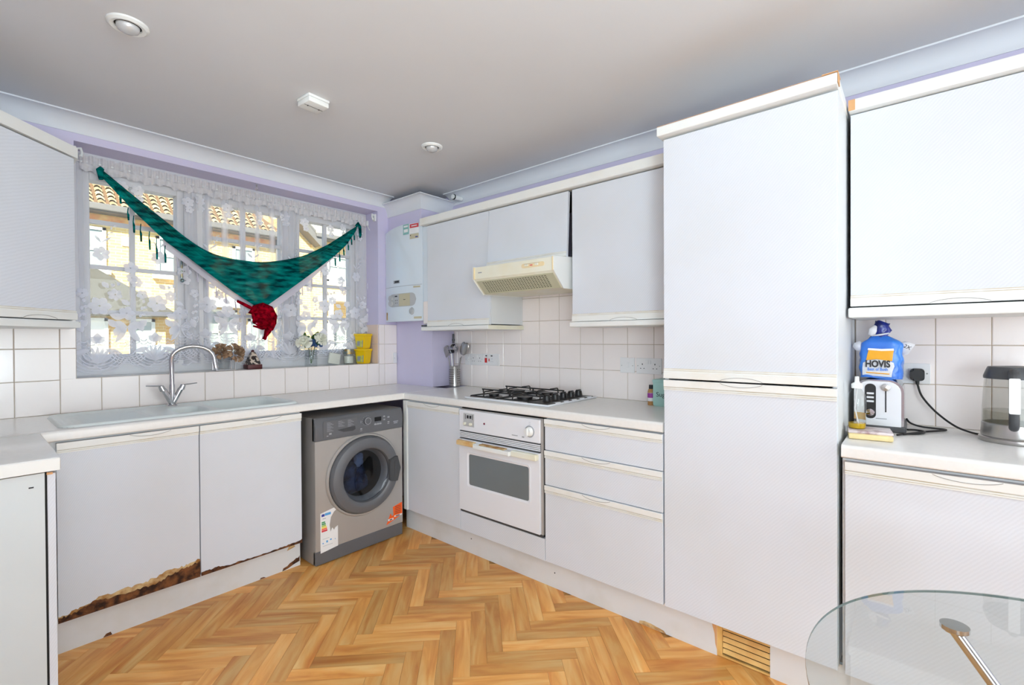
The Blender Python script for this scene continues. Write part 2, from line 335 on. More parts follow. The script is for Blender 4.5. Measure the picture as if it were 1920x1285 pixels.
def thing(name, label, cat, loc, group=None):
    o = bpy.data.objects.new(name, None); C.objects.link(o); o.location = loc; o.empty_display_size = 0.05
    o['label'] = label; o['category'] = cat
    if group: o['group'] = group
    return o
def tag(o, label, cat, group=None):
    o['label'] = label; o['category'] = cat
    if group: o['group'] = group
    return o
def recenter(o):                                            # a lone mesh thing gets its origin at its base
    co = [v.co for v in o.data.vertices]; lo = Vector([min(c[i] for c in co) for i in range(3)]); hi = Vector([max(c[i] for c in co) for i in range(3)])
    p = Vector(((lo.x+hi.x)/2, (lo.y+hi.y)/2, lo.z)); o.data.transform(Matrix.Translation(-p)); o.location = p; return o
def frame_x(x, y, z): return Matrix(((0, 0, -1, x), (-1, 0, 0, y), (0, 1, 0, z), (0, 0, 0, 1)))   # u to the right (-Y), v up, w out of a face that looks to -X
def frame_y(x, y, z): return Matrix(((1, 0, 0, x), (0, 0, -1, y), (0, 1, 0, z), (0, 0, 0, 1)))    # face that looks to -Y
def text(name, body, size, frame, m, parent, width=None, bold=0.0):
    cu = bpy.data.curves.new('t', 'FONT'); cu.body = body; cu.size = size; cu.align_x = 'CENTER'; cu.align_y = 'CENTER'; cu.extrude = 0.0002; cu.offset = bold
    cu.resolution_u = 3
    to = bpy.data.objects.new('t', cu); C.objects.link(to); dg = bpy.context.evaluated_depsgraph_get(); dg.update()
    me = bpy.data.meshes.new_from_object(to.evaluated_get(dg)); bpy.data.objects.remove(to)
    if width:
        xs = [v.co.x for v in me.vertices]; k = width/(max(xs)-min(xs)); me.transform(Matrix.Diagonal((k, 1, 1, 1)))
    me.transform(frame); me.materials.clear(); me.materials.append(M[m] if isinstance(m, str) else m)
    if parent: me.transform(world_of(parent).inverted())
    o = bpy.data.objects.new(name, me); C.objects.link(o); o.parent = parent
    return o
def struct(o): o['kind'] = 'structure'; return o

ZF = -0.0253; ZC = 2.3795; XL = -2.86; XE = -6.6; YB = -7.4
WX0, WX1, WZ0, WZ1 = -2.143, -0.389, 1.0717, 2.2634        # window opening

# ------------------------------------------------------------ room shell
floor = struct(MB().box(XE-.1, .1, YB-.1, .3, ZF-.10, ZF-.004).done('floor', 'floor_base'))
struct(MB().box(XE-.1, .1, YB-.1, .3, ZC, ZC+.1).done('ceiling', 'ceiling'))
wb = MB()
wb.box(XL-.1, WX0, 0, .3, ZF, ZC).box(WX1, .1, 0, .3, ZF, ZC).box(WX0, WX1, 0, .3, ZF, WZ0-.004).box(WX0, WX1, 0, .3, WZ1, ZC)
wall_back = struct(wb.done('wall_back', 'lilac'))
wall_right = struct(MB().box(0, .1, YB, 0, ZF, ZC).done('wall_right', 'lilac'))
struct(MB().box(XL-.1, XL, -1.95, 0, ZF, ZC).box(XE, XL-.1, -1.95, -1.85, ZF, ZC).box(XE-.1, XE, YB, -1.85, ZF, ZC).done('wall_left', 'wall_white'))
struct(MB().box(XE, 0, YB-.1, YB, ZF, ZC).done('wall_front', 'wall_white'))
# boxed-in corner pipe chase
ch = MB(); ch.box(-.2207, 0, -.4488, 0, .9, 1.40); ch.box(-.296, 0, -.422, 0, 1.40, 2.30)
struct(ch.done('wall_chase', 'lilac'))
# sill board
struct(MB().box(WX0+.001, WX1-.001, .002, .20, WZ0-.02, WZ0-.0005).done('trim_4', 'trim_white'))

# coving (cove profile swept along each wall)
def cove(name, p0, p1, inward, ztop, h=.0773, pr=.0915, mitre0=0, mitre1=0, lip=.007):
    prof = [(0, 0), (.004, 0)]
    for k in range(9):
        t = k/8*PI/2; prof.append((.004+(pr-lip-.004)*(1-math.cos(t)), (h-lip)*math.sin(t)))
    prof += [(pr-.003, h-lip), (pr, h-lip), (pr, h), (0, h)]
    p0 = Vector(p0); p1 = Vector(p1); d = (p1-p0).normalized(); n = Vector(inward); mb = MB(); A = []; B = []
    for o_, z in prof:
        A.append(mb.v(p0+n*o_+d*(mitre0*o_)+Vector((0, 0, ztop-h+z)))); B.append(mb.v(p1+n*o_-d*(mitre1*o_)+Vector((0, 0, ztop-h+z))))
    k = len(prof)
    for i in range(k): mb.bm.faces.new((A[i], A[(i+1) % k], B[(i+1) % k], B[i]))
    mb.bm.faces.new(A); mb.bm.faces.new(B[::-1])
    return struct(mb.done(name, 'coving', smooth=True))
cove('trim_1', (XL, 0, 0), (-.30, 0, 0), (0, -1, 0), ZC)
cove('trim_2', (0, YB, 0), (0, -.43, 0), (-1, 0, 0), ZC)
cove('trim_3', (-.296, 0, 0), (-.296, -.422, 0), (-1, 0, 0), 2.325, h=.098, pr=.062, mitre1=-1)
cove('trim_5', (-.296, -.422, 0), (0, -.422, 0), (0, -1, 0), 2.325, h=.098, pr=.062, mitre0=-1)
cove('trim_6', (XL, -1.95, 0), (XL, 0, 0), (1, 0, 0), ZC)

# herringbone floor: each plank is one object
LPK, WPK = 0.363, 0.066
def plank_mesh(name, mirror):
    mb = MB(); g = .0004
    mb.box(-LPK/2+g, LPK/2-g, -WPK/2+g, WPK/2-g, -.004, 0); o = mb.done(name, 'plank'); me = o.data; bpy.data.objects.remove(o); return me
pm = plank_mesh('plank', 0)
a_, b_ = -1.56, 0.357
cands = []
for c_ in range(-12, 14):
    for k in range(-60, 60):
        for kind in (0, 1):
            if kind == 0: s_, d_ = a_-(k+.5)*WPK+c_*LPK, b_-k*WPK+LPK/2-c_*LPK
            else: s_, d_ = a_-k*WPK+LPK/2+c_*LPK, b_-(k-.5)*WPK-c_*LPK
            x = (s_+d_)/math.sqrt(2); y = (s_-d_)/math.sqrt(2)
            if -2.48 < x < -.42 and -3.72 < y < -.42: cands.append((x, y, kind))
cands.sort(key=lambda q: (q[0]+1.2)**2+(q[1]+1.6)**2)
for x, y, kind in cands[:298]:
    o = bpy.data.objects.new('plank', pm); C.objects.link(o); o.parent = floor
    o.location = (x, y, ZF); o.rotation_euler = (0, 0, -PI/4 if kind == 0 else PI/4)
rest = MB()
for x, y, kind in cands[298:]:
    rest.F = Matrix.Translation((x, y, ZF)) @ Matrix.Rotation(-PI/4 if kind == 0 else PI/4, 4, 'Z'); rest.box(-LPK/2, LPK/2, -WPK/2, WPK/2, -.004, 0)
if cands[298:]: rest.done('plank', 'floor_base', floor, kind='stuff')

# wall tiles, one object each, on a grout bed
def tile_mesh(wd, ht, m='tile'):
    g = .0012; mb = MB(); x0, x1, z0, z1 = g, wd-g, g, ht-g; b = .002; d = .006
    A = [mb.v(p) for p in ((x0, z0, 0), (x1, z0, 0), (x1, z1, 0), (x0, z1, 0))]
    B = [mb.v(p) for p in ((x0, z0, d-b), (x1, z0, d-b), (x1, z1, d-b), (x0, z1, d-b))]
    D = [mb.v(p) for p in ((x0+b, z0+b, d), (x1-b, z0+b, d), (x1-b, z1-b, d), (x0+b, z1-b, d))]
    for i in range(4):
        j = (i+1) % 4; mb.bm.faces.new((A[i], A[j], B[j], B[i])); mb.bm.faces.new((B[i], B[j], D[j], D[i]))
    mb.bm.faces.new(D); o = mb.done('tile', m); me = o.data; bpy.data.objects.remove(o); return me
cache = {}
def lay(parent, us, vs, fr, skip=None, m='tile'):
    for i in range(len(us)-1):
        for j in range(len(vs)-1):
            if skip and skip(us[i], vs[j]): continue
            k = (round(us[i+1]-us[i], 4), round(vs[j+1]-vs[j], 4), m)
            if k not in cache: cache[k] = tile_mesh(k[0], k[1], m)
            o = bpy.data.objects.new('tile', cache[k]); C.objects.link(o); o.parent = parent; o.matrix_local = fr @ Matrix.Translation((us[i], vs[j], 0))
rows = [.9, 1.067, 1.222, 1.376]
def grout_y(x0, x1, z0, z1): MB().box(x0, x1, -.003, 0, z0, z1).done('grout', 'grout', wall_back)
def grout_x(y0, y1, z0, z1): MB().box(-.003, 0, y0, y1, z0, z1).done('grout', 'grout', wall_right)
ux = [-2.3588+.15552*k for k in range(0, 14)]
grout_y(XL, WX0, .9, 1.376); lay(wall_back, [XL, -2.8254, -2.6699, -2.5143, ux[0], ux[1]], rows, frame_y(0, -.0, 0)); lay(wall_back, [ux[1], WX0], rows[1:], frame_y(0, 0, 0))
grout_y(WX0, WX1, .9, WZ0); lay(wall_back, ux[1:13]+[-.389], [.9, WZ0], frame_y(0, 0, 0))
grout_y(WX1, -.221, .9, 1.376); lay(wall_back, [-.389, ux[13], -.2215], [.9, 1.067], frame_y(0, 0, 0)); lay(wall_back, [-.389, ux[13], -.2215], rows[1:], frame_y(0, 0, 0))
# reveal tile at the right of the sill
MB().box(WX1-.006, WX1, .004, .16, WZ0, 1.222).done('tile', 'tile_peach', wall_back); MB().box(WX1-.006, WX1, .004, .16, 1.2245, 1.376).done('tile', 'tile_peach', wall_back)
yc = [.4895+.16022*k for k in range(0, 13)]
grout_x(-2.395, -.449, .9, 1.376); grout_x(-1.80, -1.10, 1.376, 1.69)
lay(wall_right, [.451]+yc[0:12]+[2.392], rows, frame_x(0, 0, 0))
lay(wall_right, yc[4:9], [1.376, 1.531, 1.686], frame_x(0, 0, 0))
grout_x(-4.2, -3.0, .9, 1.376)
lay(wall_right, [3.002, 3.1045, 3.2595, 3.4165, 3.573, 3.73, 3.887], [.9, 1.067, 1.2235, 1.376], frame_x(0, 0, 0))

# ------------------------------------------------------------ window
win = thing('window_1', '', '', (WX0, .20, WZ0)); del win['label']; del win['category']; win['kind'] = 'structure'
YG = .205
cas = [(-2.063, -1.668, -1.878), (-1.502, -1.050, -1.292), (-.925, -.520, -.722)]
zb_, zt_ = 1.185, 2.128
fr = MB(); e = YG-.03; f2 = YG+.05
fr.box(WX0, WX1, e-.01, f2, WZ0, zb_-.04).box(WX0, WX1, e-.01, f2, zt_+.045, WZ1)
for x0, x1 in ((WX0, cas[0][0]-.035), (cas[0][1]+.035, cas[1][0]-.035), (cas[1][1]+.035, cas[2][0]-.035), (cas[2][1]+.035, WX1)):
    fr.box(x0, x1, e-.01, f2, zb_-.04, zt_+.045)
fr.done('window_frame', 'frame', win)
for x0, x1, xm in cas:
    s_ = MB(); s_.box(x0-.035, x0, e, f2, zb_-.04, zt_+.045, .003).box(x1, x1+.035, e, f2, zb_-.04, zt_+.045, .003).box(x0, x1, e, f2, zb_-.04, zb_, .003).box(x0, x1, e, f2, zt_, zt_+.045, .003)
    sash = s_.done('casement', 'frame', win)
    gb = MB(); gb.box(xm-.012, xm+.012, YG-.014, YG+.014, zb_, zt_)
    zs = [1.418, 1.664, 1.910]
    for z in zs: gb.box(x0, x1, YG-.012, YG+.012, z-.011, z+.011)
    gb.done('glazing_bar', 'frame', sash)
    zz = [zb_]+zs+[zt_]
    for i in range(4):
        for xa, xb in ((x0, xm-.012), (xm+.012, x1)):
            MB().box(xa, xb, YG-.002, YG+.002, zz[i]+(.011 if i else 0), zz[i+1]-(.011 if i < 3 else 0)).done('pane', 'glass', sash)
MB().box(-1.655, -1.645, e-.022, e-.01, 1.62, 1.74, .002).ball((-1.65, e-.025, 1.62), .012).done('stay_handle', 'gold', win, smooth=True)

# ------------------------------------------------------------ curtain, rod and scarves
yN = .155
net = thing('lace_curtain', 'white floral lace net curtain with gathered header and scalloped hem across window', 'curtain', (-1.25, yN, 1.10))
def hem(x):                                                # scalloped hem height
    return 1.150 - .036*abs(math.sin((x+2.11)*PI/.19)) - .016*abs(math.sin((x+2.11)*PI/.063)) + .035*(x+2.11)/1.7
def fold(x):
    mid = math.exp(-((x+1.30)/.30)**4)
    c1 = math.exp(-((x+1.60)/.10)**2)+math.exp(-((x+1.0)/.09)**2)
    A = .006+.010*c1+.006*mid
    return A*(math.sin(x*52)+.4*math.sin(x*113+1))
def netpt(u, v):
    x = -2.105+u*(2.105-.402); z0 = hem(x); z = z0+(2.205-z0)*v
    xx = x + .010*math.sin(x*60+1.3*math.sin(z*2))*(.3+v)
    return (xx, yN+fold(x)*(1.15-.3*v), z)
nb = MB(); NU, NV = 360, 40; nb.grid(netpt, NU, NV)
no = nb.done('net_panel', 'net', net, smooth='full')
at = no.data.attributes.new('weave_cover', 'FLOAT', 'POINT'); vals = []
for vtx in no.data.vertices:
    x = vtx.co.x-1.25; z = vtx.co.z+1.10
    d = .10
    d += .30*math.exp(-((x+1.59)/.055)**4) + .25*math.exp(-((x+.99)/.06)**4) + .25*math.exp(-((x+.44)/.05)**4)+.2*math.exp(-((x+2.11)/.035)**4)
    if -1.56 < x < -1.02: d += .10+.60*max(0, math.sin(x*66+.6))**1.5
    hz = hem(x)
    d += .45*max(0, 1-(z-hz)/.15)*(.75+.25*math.sin(x*190+30*(z-hz)))
    vals.append(min(.94, max(.04, d)))
at.data.foreach_set('value', vals)
# header band and frill
hd = MB()
hd.grid(lambda u, v: (-2.105+u*1.703, yN-.012+.006*math.sin(u*420)+.004*math.sin(u*171), 2.196+v*.048+.003*math.sin(u*260)), 600, 4)
hd.grid(lambda u, v: (-2.105+u*1.703, yN-.016-.010*(1-v)*math.sin(u*300)-.006*math.sin(u*97), 2.196-(1-v)*(.028+.014*abs(math.sin(u*29))+.005*math.sin(u*160))), 500, 4)
hd.done('gathered_header', 'lace_dense', net, smooth='full')
# motifs: flowers, leaves, bows and scallop arcs as thread relief
ml = MB(); rnd = random.Random(3)
def poly(pts, y=None):
    vs = [ml.v((p[0], (yN-.006+fold(p[0])) if y is None else y, p[1])) for p in pts]
    c = ml.v((sum(p[0] for p in pts)/len(pts), (yN-.009+fold(pts[0][0])), sum(p[1] for p in pts)/len(pts)))
    for i in range(len(vs)): ml.bm.faces.new((c, vs[i], vs[(i+1) % len(vs)]))
def petal(cx, cz, ang, r, wd):
    pts = []
    for k in range(9):
        t = k/8; s_ = (math.sin(PI*t**1.25))**.75*wd
        pts.append((r*(.06+.94*t), s_))
    pts = pts+[(p[0], -p[1]) for p in pts[::-1][1:-1]]
    poly([(cx+x*math.cos(ang)-y*math.sin(ang), cz+x*math.sin(ang)+y*math.cos(ang)) for x, y in pts])
def flower(cx, cz, r, n=6, a=0):
    for k in range(n): petal(cx, cz, a+2*PI*k/n, r, r*(.36 if n > 5 else .42))
def leaf(cx, cz, ang, l, wd=.28):
    pts = [(0, 0), (l*.25, l*wd*.7), (l*.5, l*wd), (l*.75, l*wd*.75), (l, 0), (l*.75, -l*wd*.75), (l*.5, -l*wd), (l*.25, -l*wd*.7)]
    poly([(cx+x*math.cos(ang)-y*math.sin(ang), cz+x*math.sin(ang)+y*math.cos(ang)) for x, y in pts])
def arc(cx, cz, r, a0, a1, wd=.004):
    n = 9
    for k in range(n):
        t0 = a0+(a1-a0)*k/n; t1 = a0+(a1-a0)*(k+1)/n
        q = [(cx+rr*math.cos(t), cz+rr*math.sin(t)*.8) for rr, t in ((r, t0), (r+wd, t0), (r+wd, t1), (r, t1))]
        vs = [ml.v((p[0], yN-.006+fold(p[0]), p[1])) for p in q]; ml.bm.faces.new(vs)
x = -2.04; i = 0
while x < -.42:
    dx = .255
    zz0 = hem(x)
    # hem fan, bud group above it
    for k in range(5): arc(x, zz0+.075, .055+.018*k, PI*1.08, PI*1.92, .006)
    for k in range(7): leaf(x, zz0+.02, PI/2+(k-3)*.27, .10, .10)
    for k in (-1, 0, 1): leaf(x+k*.012, zz0+.135, PI/2+k*.95, .055, .36)
    for k in (-1, 1): leaf(x+k*.03, zz0+.10, PI/2-k*1.9, .075, .2)
    # bow between the fans
    bx = x+dx/2; bz = zz0+.225
    if bx < -.43:
        for sg in (-1, 1):
            leaf(bx, bz, (0.25 if sg > 0 else PI-.25), .075, .30); leaf(bx, bz, -PI/2+sg*.55, .105, .15)
        for k in range(5): arc(bx, zz0+.09, .03+.014*k, PI*1.1, PI*1.9, .005)
    # main flowers
    flower(x+.01, zz0+.335+.02*(i % 2), .052, 6, .3*i); leaf(x+.05, zz0+.29, -.3, .065, .3); leaf(x+.045, zz0+.265, -.9, .06, .3); leaf(x-.04, zz0+.26, -2.2, .06, .28)
    flower(x+.125, zz0+.30, .040, 5, .5*i); leaf(x+.10, zz0+.235, -1.3, .05, .34)
    flower(x-.06, zz0+.40, .028, 5, .9)
    for k in range(4): leaf(x+.06+.012*k, zz0+.44+.005*k, PI/2+(.7 if k % 2 else -.7), .022, .3)
    # mid sprig
    flower(x+.02, zz0+.62, .040, 6, .4+i); leaf(x+.02, zz0+.68, 2.2, .045, .12); leaf(x+.02, zz0+.68, .7, .06, .09)
    flower(x+.145, zz0+.555, .036, 5, .2+i); flower(x+.15, zz0+.50, .028, 5, .2)
    flower(x+.075, zz0+.40, .034, 6, .7+i); leaf(x+.10, zz0+.375, -.6, .05, .3); leaf(x+.05, zz0+.435, 2.3, .045, .3)
    leaf(x+.13, zz0+.20, .6, .055, .32); leaf(x+.12, zz0+.19, 2.4, .055, .32); leaf(x-.06, zz0+.19, 1.9, .06, .3); leaf(x+.07, zz0+.17, 1.2, .06, .3)
    for k in range(6): leaf(x-.075+.004*k, zz0+.25+.02*k, .3+(1.2 if k % 2 else -.4), .024, .34)
    for k in range(5): leaf(x+.04+.007*k, zz0+.70+.018*k, .9+(.6 if k % 2 else -.6), .018, .25)
    if (i*7) % 3 != 1:
        flower(x+.17, zz0+.475, .030, 6, .1*i)
    for k in range(9): arc(x-.12+.032*k, zz0+.145+.012*math.sin(k*1.4), .012, PI*1.05, PI*1.95, .005)
    for k in range(9): arc(x-.12+.032*k, zz0+.125+.012*math.sin(k*1.4), .012, PI*1.05, PI*1.95, .004)
    x += dx; i += 1
hx = -2.10
while hx < -.41:
    q = [(hx, hem(hx)-.001), (hx+.006, hem(hx+.006)-.001), (hx+.006, hem(hx+.006)+.007), (hx, hem(hx)+.007)]
    ml.bm.faces.new([ml.v((p[0], yN-.008+fold(p[0])*1.15, p[1])) for p in q]); hx += .006
for k, fx in enumerate((-1.93, -1.86, -1.62, -1.555, -1.40, -1.21, -1.04, -.90, -.70, -.60, -.46)):
    flower(fx, 2.12-.012*(k % 3), .032, 6, .2*k); flower(fx+.008, 2.075-.012*(k % 3), .022, 5, .1)
ml.done('lace_motifs', 'lace', net, smooth='full', kind='stuff')
rod = thing('curtain_rod', 'thin white curtain wire rod inside the top of the window recess', 'curtain rod', (-1.25, yN-.004, 2.2))
MB().cyl((-2.135, yN-.004, 2.212), (-.40, yN-.004, 2.212), .004, 8).done('rod', 'trim_white', rod, smooth=True)
MB().box(-.402, -.390, yN-.03, yN+.01, 2.17, 2.21, .003).cyl((-.395, yN-.02, 2.17), (-.395, yN-.05, 2.13), .004, 8).done('end_hook', 'trim_white', rod, smooth=True)
def bracket(x, sx, label):
    b = MB(); b.box(x-.012*sx if sx > 0 else x, x if sx > 0 else x+.012, .02, .05, 2.19, 2.245, .002); b.tube([(x-sx*.01, .035, 2.235), (x-sx*.03, .03, 2.24), (x-sx*.035, .025, 2.215), (x-sx*.028, .02, 2.195)], [.006, .007, .006, .008], 8)
    tag(recenter(b.done('rod_bracket', 'trim_white', smooth=True)), label, 'bracket')
bracket(WX1, 1, 'white bracket screwed to right side of window recess near boiler')
bracket(WX0, -1, 'white bracket at left top corner of window recess')
tag(recenter(MB().cyl((-1.27, .03, 2.263), (-1.27, .03, 2.245), .004, 8).tube([(-1.27, .03, 2.245), (-1.262, .03, 2.235), (-1.27, .03, 2.226), (-1.278, .03, 2.233)], .0022, 6).done('cup_hook', 'steel', smooth=True)), 'small metal hook in the top of the window recess', 'hook')

def interp(P, t):
    d = [0]
    for i in range(1, len(P)): d.append(d[-1]+math.hypot(P[i][0]-P[i-1][0], P[i][1]-P[i-1][1]))
    L_ = t*d[-1]
    for i in range(1, len(P)):
        if L_ <= d[i] or i == len(P)-1:
            k = (L_-d[i-1])/(d[i]-d[i-1]); k = max(0, min(1, k))
            return (P[i-1][0]+(P[i][0]-P[i-1][0])*k, P[i-1][1]+(P[i][1]-P[i-1][1])*k)
def smooth_poly(P, n=40):                                   # Catmull-Rom through the points
    out = []; Q = [P[0]]+P+[P[-1]]
    for i in range(1, len(Q)-2):
        for k in range(8):
            t = k/8; p = []
            for a in (0, 1):
                p0, p1, p2, p3 = Q[i-1][a], Q[i][a], Q[i+1][a], Q[i+2][a]
                p.append(.5*((2*p1)+(-p0+p2)*t+(2*p0-5*p1+4*p2-p3)*t*t+(-p0+3*p1-3*p2+p3)*t**3))
            out.append(tuple(p))
    out.append(P[-1]); return out
top = smooth_poly([(-2.021, 2.174), (-1.764, 1.972), (-1.62, 1.863), (-1.493, 1.80), (-1.341, 1.777), (-1.176, 1.785), (-.959, 1.847), (-.80, 1.935), (-.717, 1.99), (-.503, 2.15)])
botL = [(-2.032, 2.145), (-1.886, 1.972), (-1.74, 1.828), (-1.645, 1.760), (-1.537, 1.672), (-1.401, 1.568), (-1.265, 1.482), (-1.232, 1.462)]
botR = [(-1.195, 1.485), (-1.03, 1.618), (-.83, 1.775), (-.69, 1.895), (-.60, 1.985), (-.52, 2.10)]
bot = botL+botR
def scarf_surface(mb, top, bot, y0, amp, nf, nu=120, nv=28):
    def f(u, v):
        a = interp(top, u); b = interp(bot, u)
        x = a[0]+(b[0]-a[0])*v; z = a[1]+(b[1]-a[1])*v
        tight = min(1, abs(u-.02)*6, abs(1.0-u)*6)
        env = max(.10, 1-1.25*v)*min(1, .35+2*u*(1-u)*2)
        y = y0 + amp*env*(math.sin(v*nf*2*PI+1.2*math.sin(u*5))) + amp*.35*math.sin(u*22+v*3)*tight - .02*math.sin(PI*u)*v
        return (x, y, z)
    mb.grid(f, nu, nv)
sf = thing('teal_scarf', 'teal triangular scarf with tassels and fold shade streaked into its colour, draped across the lace curtain', 'scarf', (-1.25, .105, 1.46))
mb = MB(); scarf_surface(mb, top, bot, .100, .016, 3.6, 160, 48); mb.done('scarf_cloth', 'teal', sf, smooth='full')
for p0, p1 in (((-2.03, 2.17), (-2.025, 2.12)), ((-1.955, 2.09), (-1.95, 2.06))):
    MB().tube([(p0[0]+.01, .10, p0[1]+.012), (p0[0], .10, p0[1]), (p1[0], .10, p1[1])], [.012, .016, .010], 8).done('corner_knot', 'teal', sf, smooth=True)
MB().tube([(-.515, .10, 2.14), (-.503, .095, 2.162), (-.488, .095, 2.14), (-.482, .098, 2.08), (-.484, .10, 2.055)], [.012, .015, .013, .011, .006], 8).done('corner_knot', 'teal', sf, smooth=True)
for x, z0, z1 in ((-1.945, 2.06, 2.01), (-1.912, 1.985, 1.925), (-1.888, 1.945, 1.86), (-1.857, 1.905, 1.815), (-1.818, 1.87, 1.775), (-1.785, 1.835, 1.725), (-1.745, 1.80, 1.71),
                  (-.533, 2.09, 2.03), (-.556, 2.06, 1.99), (-.584, 2.01, 1.945), (-.622, 1.97, 1.90), (-.656, 1.935, 1.85), (-.692, 1.90, 1.81)):
    MB().tube([(x, .10, z0+.01), (x-.003, .10, z0-.3*(z0-z1)), (x, .10, z0-.5*(z0-z1)), (x+.001, .10, z1)], [.0025, .0025, .0055, .0045], 6).done('tassel', 'teal', sf, smooth=True)
ws = thing('white_scarf', 'white fringed scarf hanging in a V behind the teal scarf', 'scarf', (-1.25, .12, 1.40))
tl = [(-1.755, 1.90), (-1.645, 1.84), (-1.537, 1.74), (-1.401, 1.62), (-1.265, 1.53), (-1.20, 1.46)]
bl = [(-1.745, 1.80), (-1.627, 1.708), (-1.549, 1.641), (-1.447, 1.563), (-1.346, 1.495), (-1.226, 1.40)]
tr_ = [(-.60, 2.0), (-.792, 1.82), (-1.03, 1.675), (-1.195, 1.53), (-1.235, 1.46)]
br_ = [(-.608, 1.965), (-.70, 1.872), (-.817, 1.752), (-.956, 1.615), (-1.136, 1.467), (-1.185, 1.39)]
mb = MB(); scarf_surface(mb, tl, bl, .128, .004, 1.5, 50, 8); scarf_surface(mb, tr_, br_, .128, .004, 1.5, 50, 8); mb.done('scarf_cloth', 'white_scarf', ws, smooth='full')
for i in range(8):
    p = interp(bl, .12+.10*i); z = p[1]
    MB().tube([(p[0], .125, z+.005), (p[0]+.004, .125, z-.03), (p[0]+.006, .125, z-.055)], [.002, .005, .003], 6).done('tassel', 'white_scarf', ws, smooth=True)
for i in range(6):
    p = interp(br_, .2+.12*i); z = p[1]
    MB().tube([(p[0], .125, z+.005), (p[0], .125, z-.03), (p[0], .125, z-.065)], [.002, .004, .003], 6).done('tassel', 'white_scarf', ws, smooth=True)
kn = thing('crimson_scarf', 'crimson red scarf knotted at the bottom point of the teal scarf', 'scarf', (-1.22, .08, 1.26))
def crumple(o, amp, f):
    from mathutils import noise
    for v in o.data.vertices:
        n = noise.noise(v.co*f)+.5*noise.noise(v.co*f*2.3); v.co += v.normal*amp*n
    return o
mb = MB(); mb.tube([(-1.285, .10, 1.43), (-1.262, .085, 1.468), (-1.222, .078, 1.482), (-1.180, .08, 1.462), (-1.156, .085, 1.420), (-1.152, .088, 1.375), (-1.170, .085, 1.345), (-1.2, .08, 1.335)], [.016, .028, .034, .036, .036, .034, .030, .016], 14, flat=.75)
crumple(mb.done('loop', 'crimson', kn, smooth='full'), .012, 32)
mb = MB(); mb.tube([(-1.285, .085, 1.395), (-1.26, .062, 1.418), (-1.225, .055, 1.420), (-1.195, .055, 1.402), (-1.18, .06, 1.37)], [.014, .036, .042, .036, .02], 14, flat=.6)
crumple(mb.done('loop', 'crimson', kn, smooth='full'), .014, 26)
mb = MB(); mb.ball((0, 0, 0), .062, (1.15, .42, 1.0), 30); o = mb.done('knot', 'crimson', None, smooth='full')
from mathutils import noise as _nz
for v in o.data.vertices:
    r_ = abs(_nz.noise(Vector((v.co.x*11+v.co.z*16, v.co.y*8, v.co.z*22-v.co.x*14)))); v.co *= .90+.55*r_
o.data.transform(Matrix.Translation((-1.222, .072, 1.405))); o.data.transform(world_of(kn).inverted()); o.parent = kn
mb = MB(); mb.tube([(-1.17, .06, 1.375), (-1.185, .062, 1.345), (-1.198, .07, 1.315), (-1.205, .075, 1.285), (-1.212, .08, 1.262)], [.03, .050, .044, .040, .026], 16, flat=.35)
crumple(mb.done('tail', 'crimson', kn, smooth='full'), .012, 30)
mb = MB(); mb.tube([(-1.285, .07, 1.350), (-1.26, .065, 1.345), (-1.23, .06, 1.338), (-1.195, .06, 1.345)], [.008, .014, .020, .018], 10, flat=.6); crumple(mb.done('side_fold', 'crimson', kn, smooth='full'), .006, 40)
mb = MB(); mb.tube([(-1.27, .065, 1.368), (-1.24, .06, 1.372), (-1.21, .06, 1.380)], [.006, .012, .008], 10, flat=.6); mb.done('side_fold', 'pink', kn, smooth='full')
mb = MB(); mb.tube([(-1.365, .10, 1.508), (-1.335, .095, 1.495), (-1.295, .09, 1.472), (-1.26, .09, 1.455)], [.014, .020, .018, .014], 10, flat=.5); crumple(mb.done('end', 'crimson', kn, smooth='full'), .008, 50)

# ------------------------------------------------------------ cabinet parts
def rail(parent, fr, w_, h=.042, arc_at=None, arc_up=True, th=.004, m='cream'):
    """ribbed grip strip, local u right, v up from strip's bottom, w out"""
    r = MB(fr); r.box(0, w_, .014 if arc_up else 0, h if arc_up else h-.014, 0, th+.004, .0015)
    g0 = 0 if arc_up else h-.014
    r.box(0, w_, g0, g0+.004, 0, th+.001).box(0, w_, g0+.0065, g0+.0105, 0, th+.001)
    o = r.done('grip_rail', m, parent)
    MB(fr).box(.001, w_-.001, g0+.002, g0+.0135, 0, th-.001).done('dirt_line', 'groove', o)
    if arc_at is not None:
        R_ = .075; n = 16; a = MB(fr); top_ = []; bot_ = []
        for k in range(n+1):
            t = -1+2*k/n; du = arc_at+t*R_; hgt = .013*(1-t*t)**.8
            if arc_up: top_.append((du, h+.0005)); bot_.append((du, h-hgt-.0015))
            else: top_.append((du, hgt+.0015)); bot_.append((du, -.0005))
        pts = bot_+top_[::-1]; a.prism(pts, th+.004, th+.0052); a.done('finger_grip', 'trim_white' if arc_up else 'cream', o)
        cv = (bot_ if arc_up else top_); ln = MB(fr)
        for k in range(n): ln.prism([(cv[k][0], cv[k][1]-.0009), (cv[k+1][0], cv[k+1][1]-.0009), (cv[k+1][0], cv[k+1][1]+.0009), (cv[k][0], cv[k][1]+.0009)], th+.0045, th+.006)
        ln.done('grip_line', 'grip_line', o)
    return o
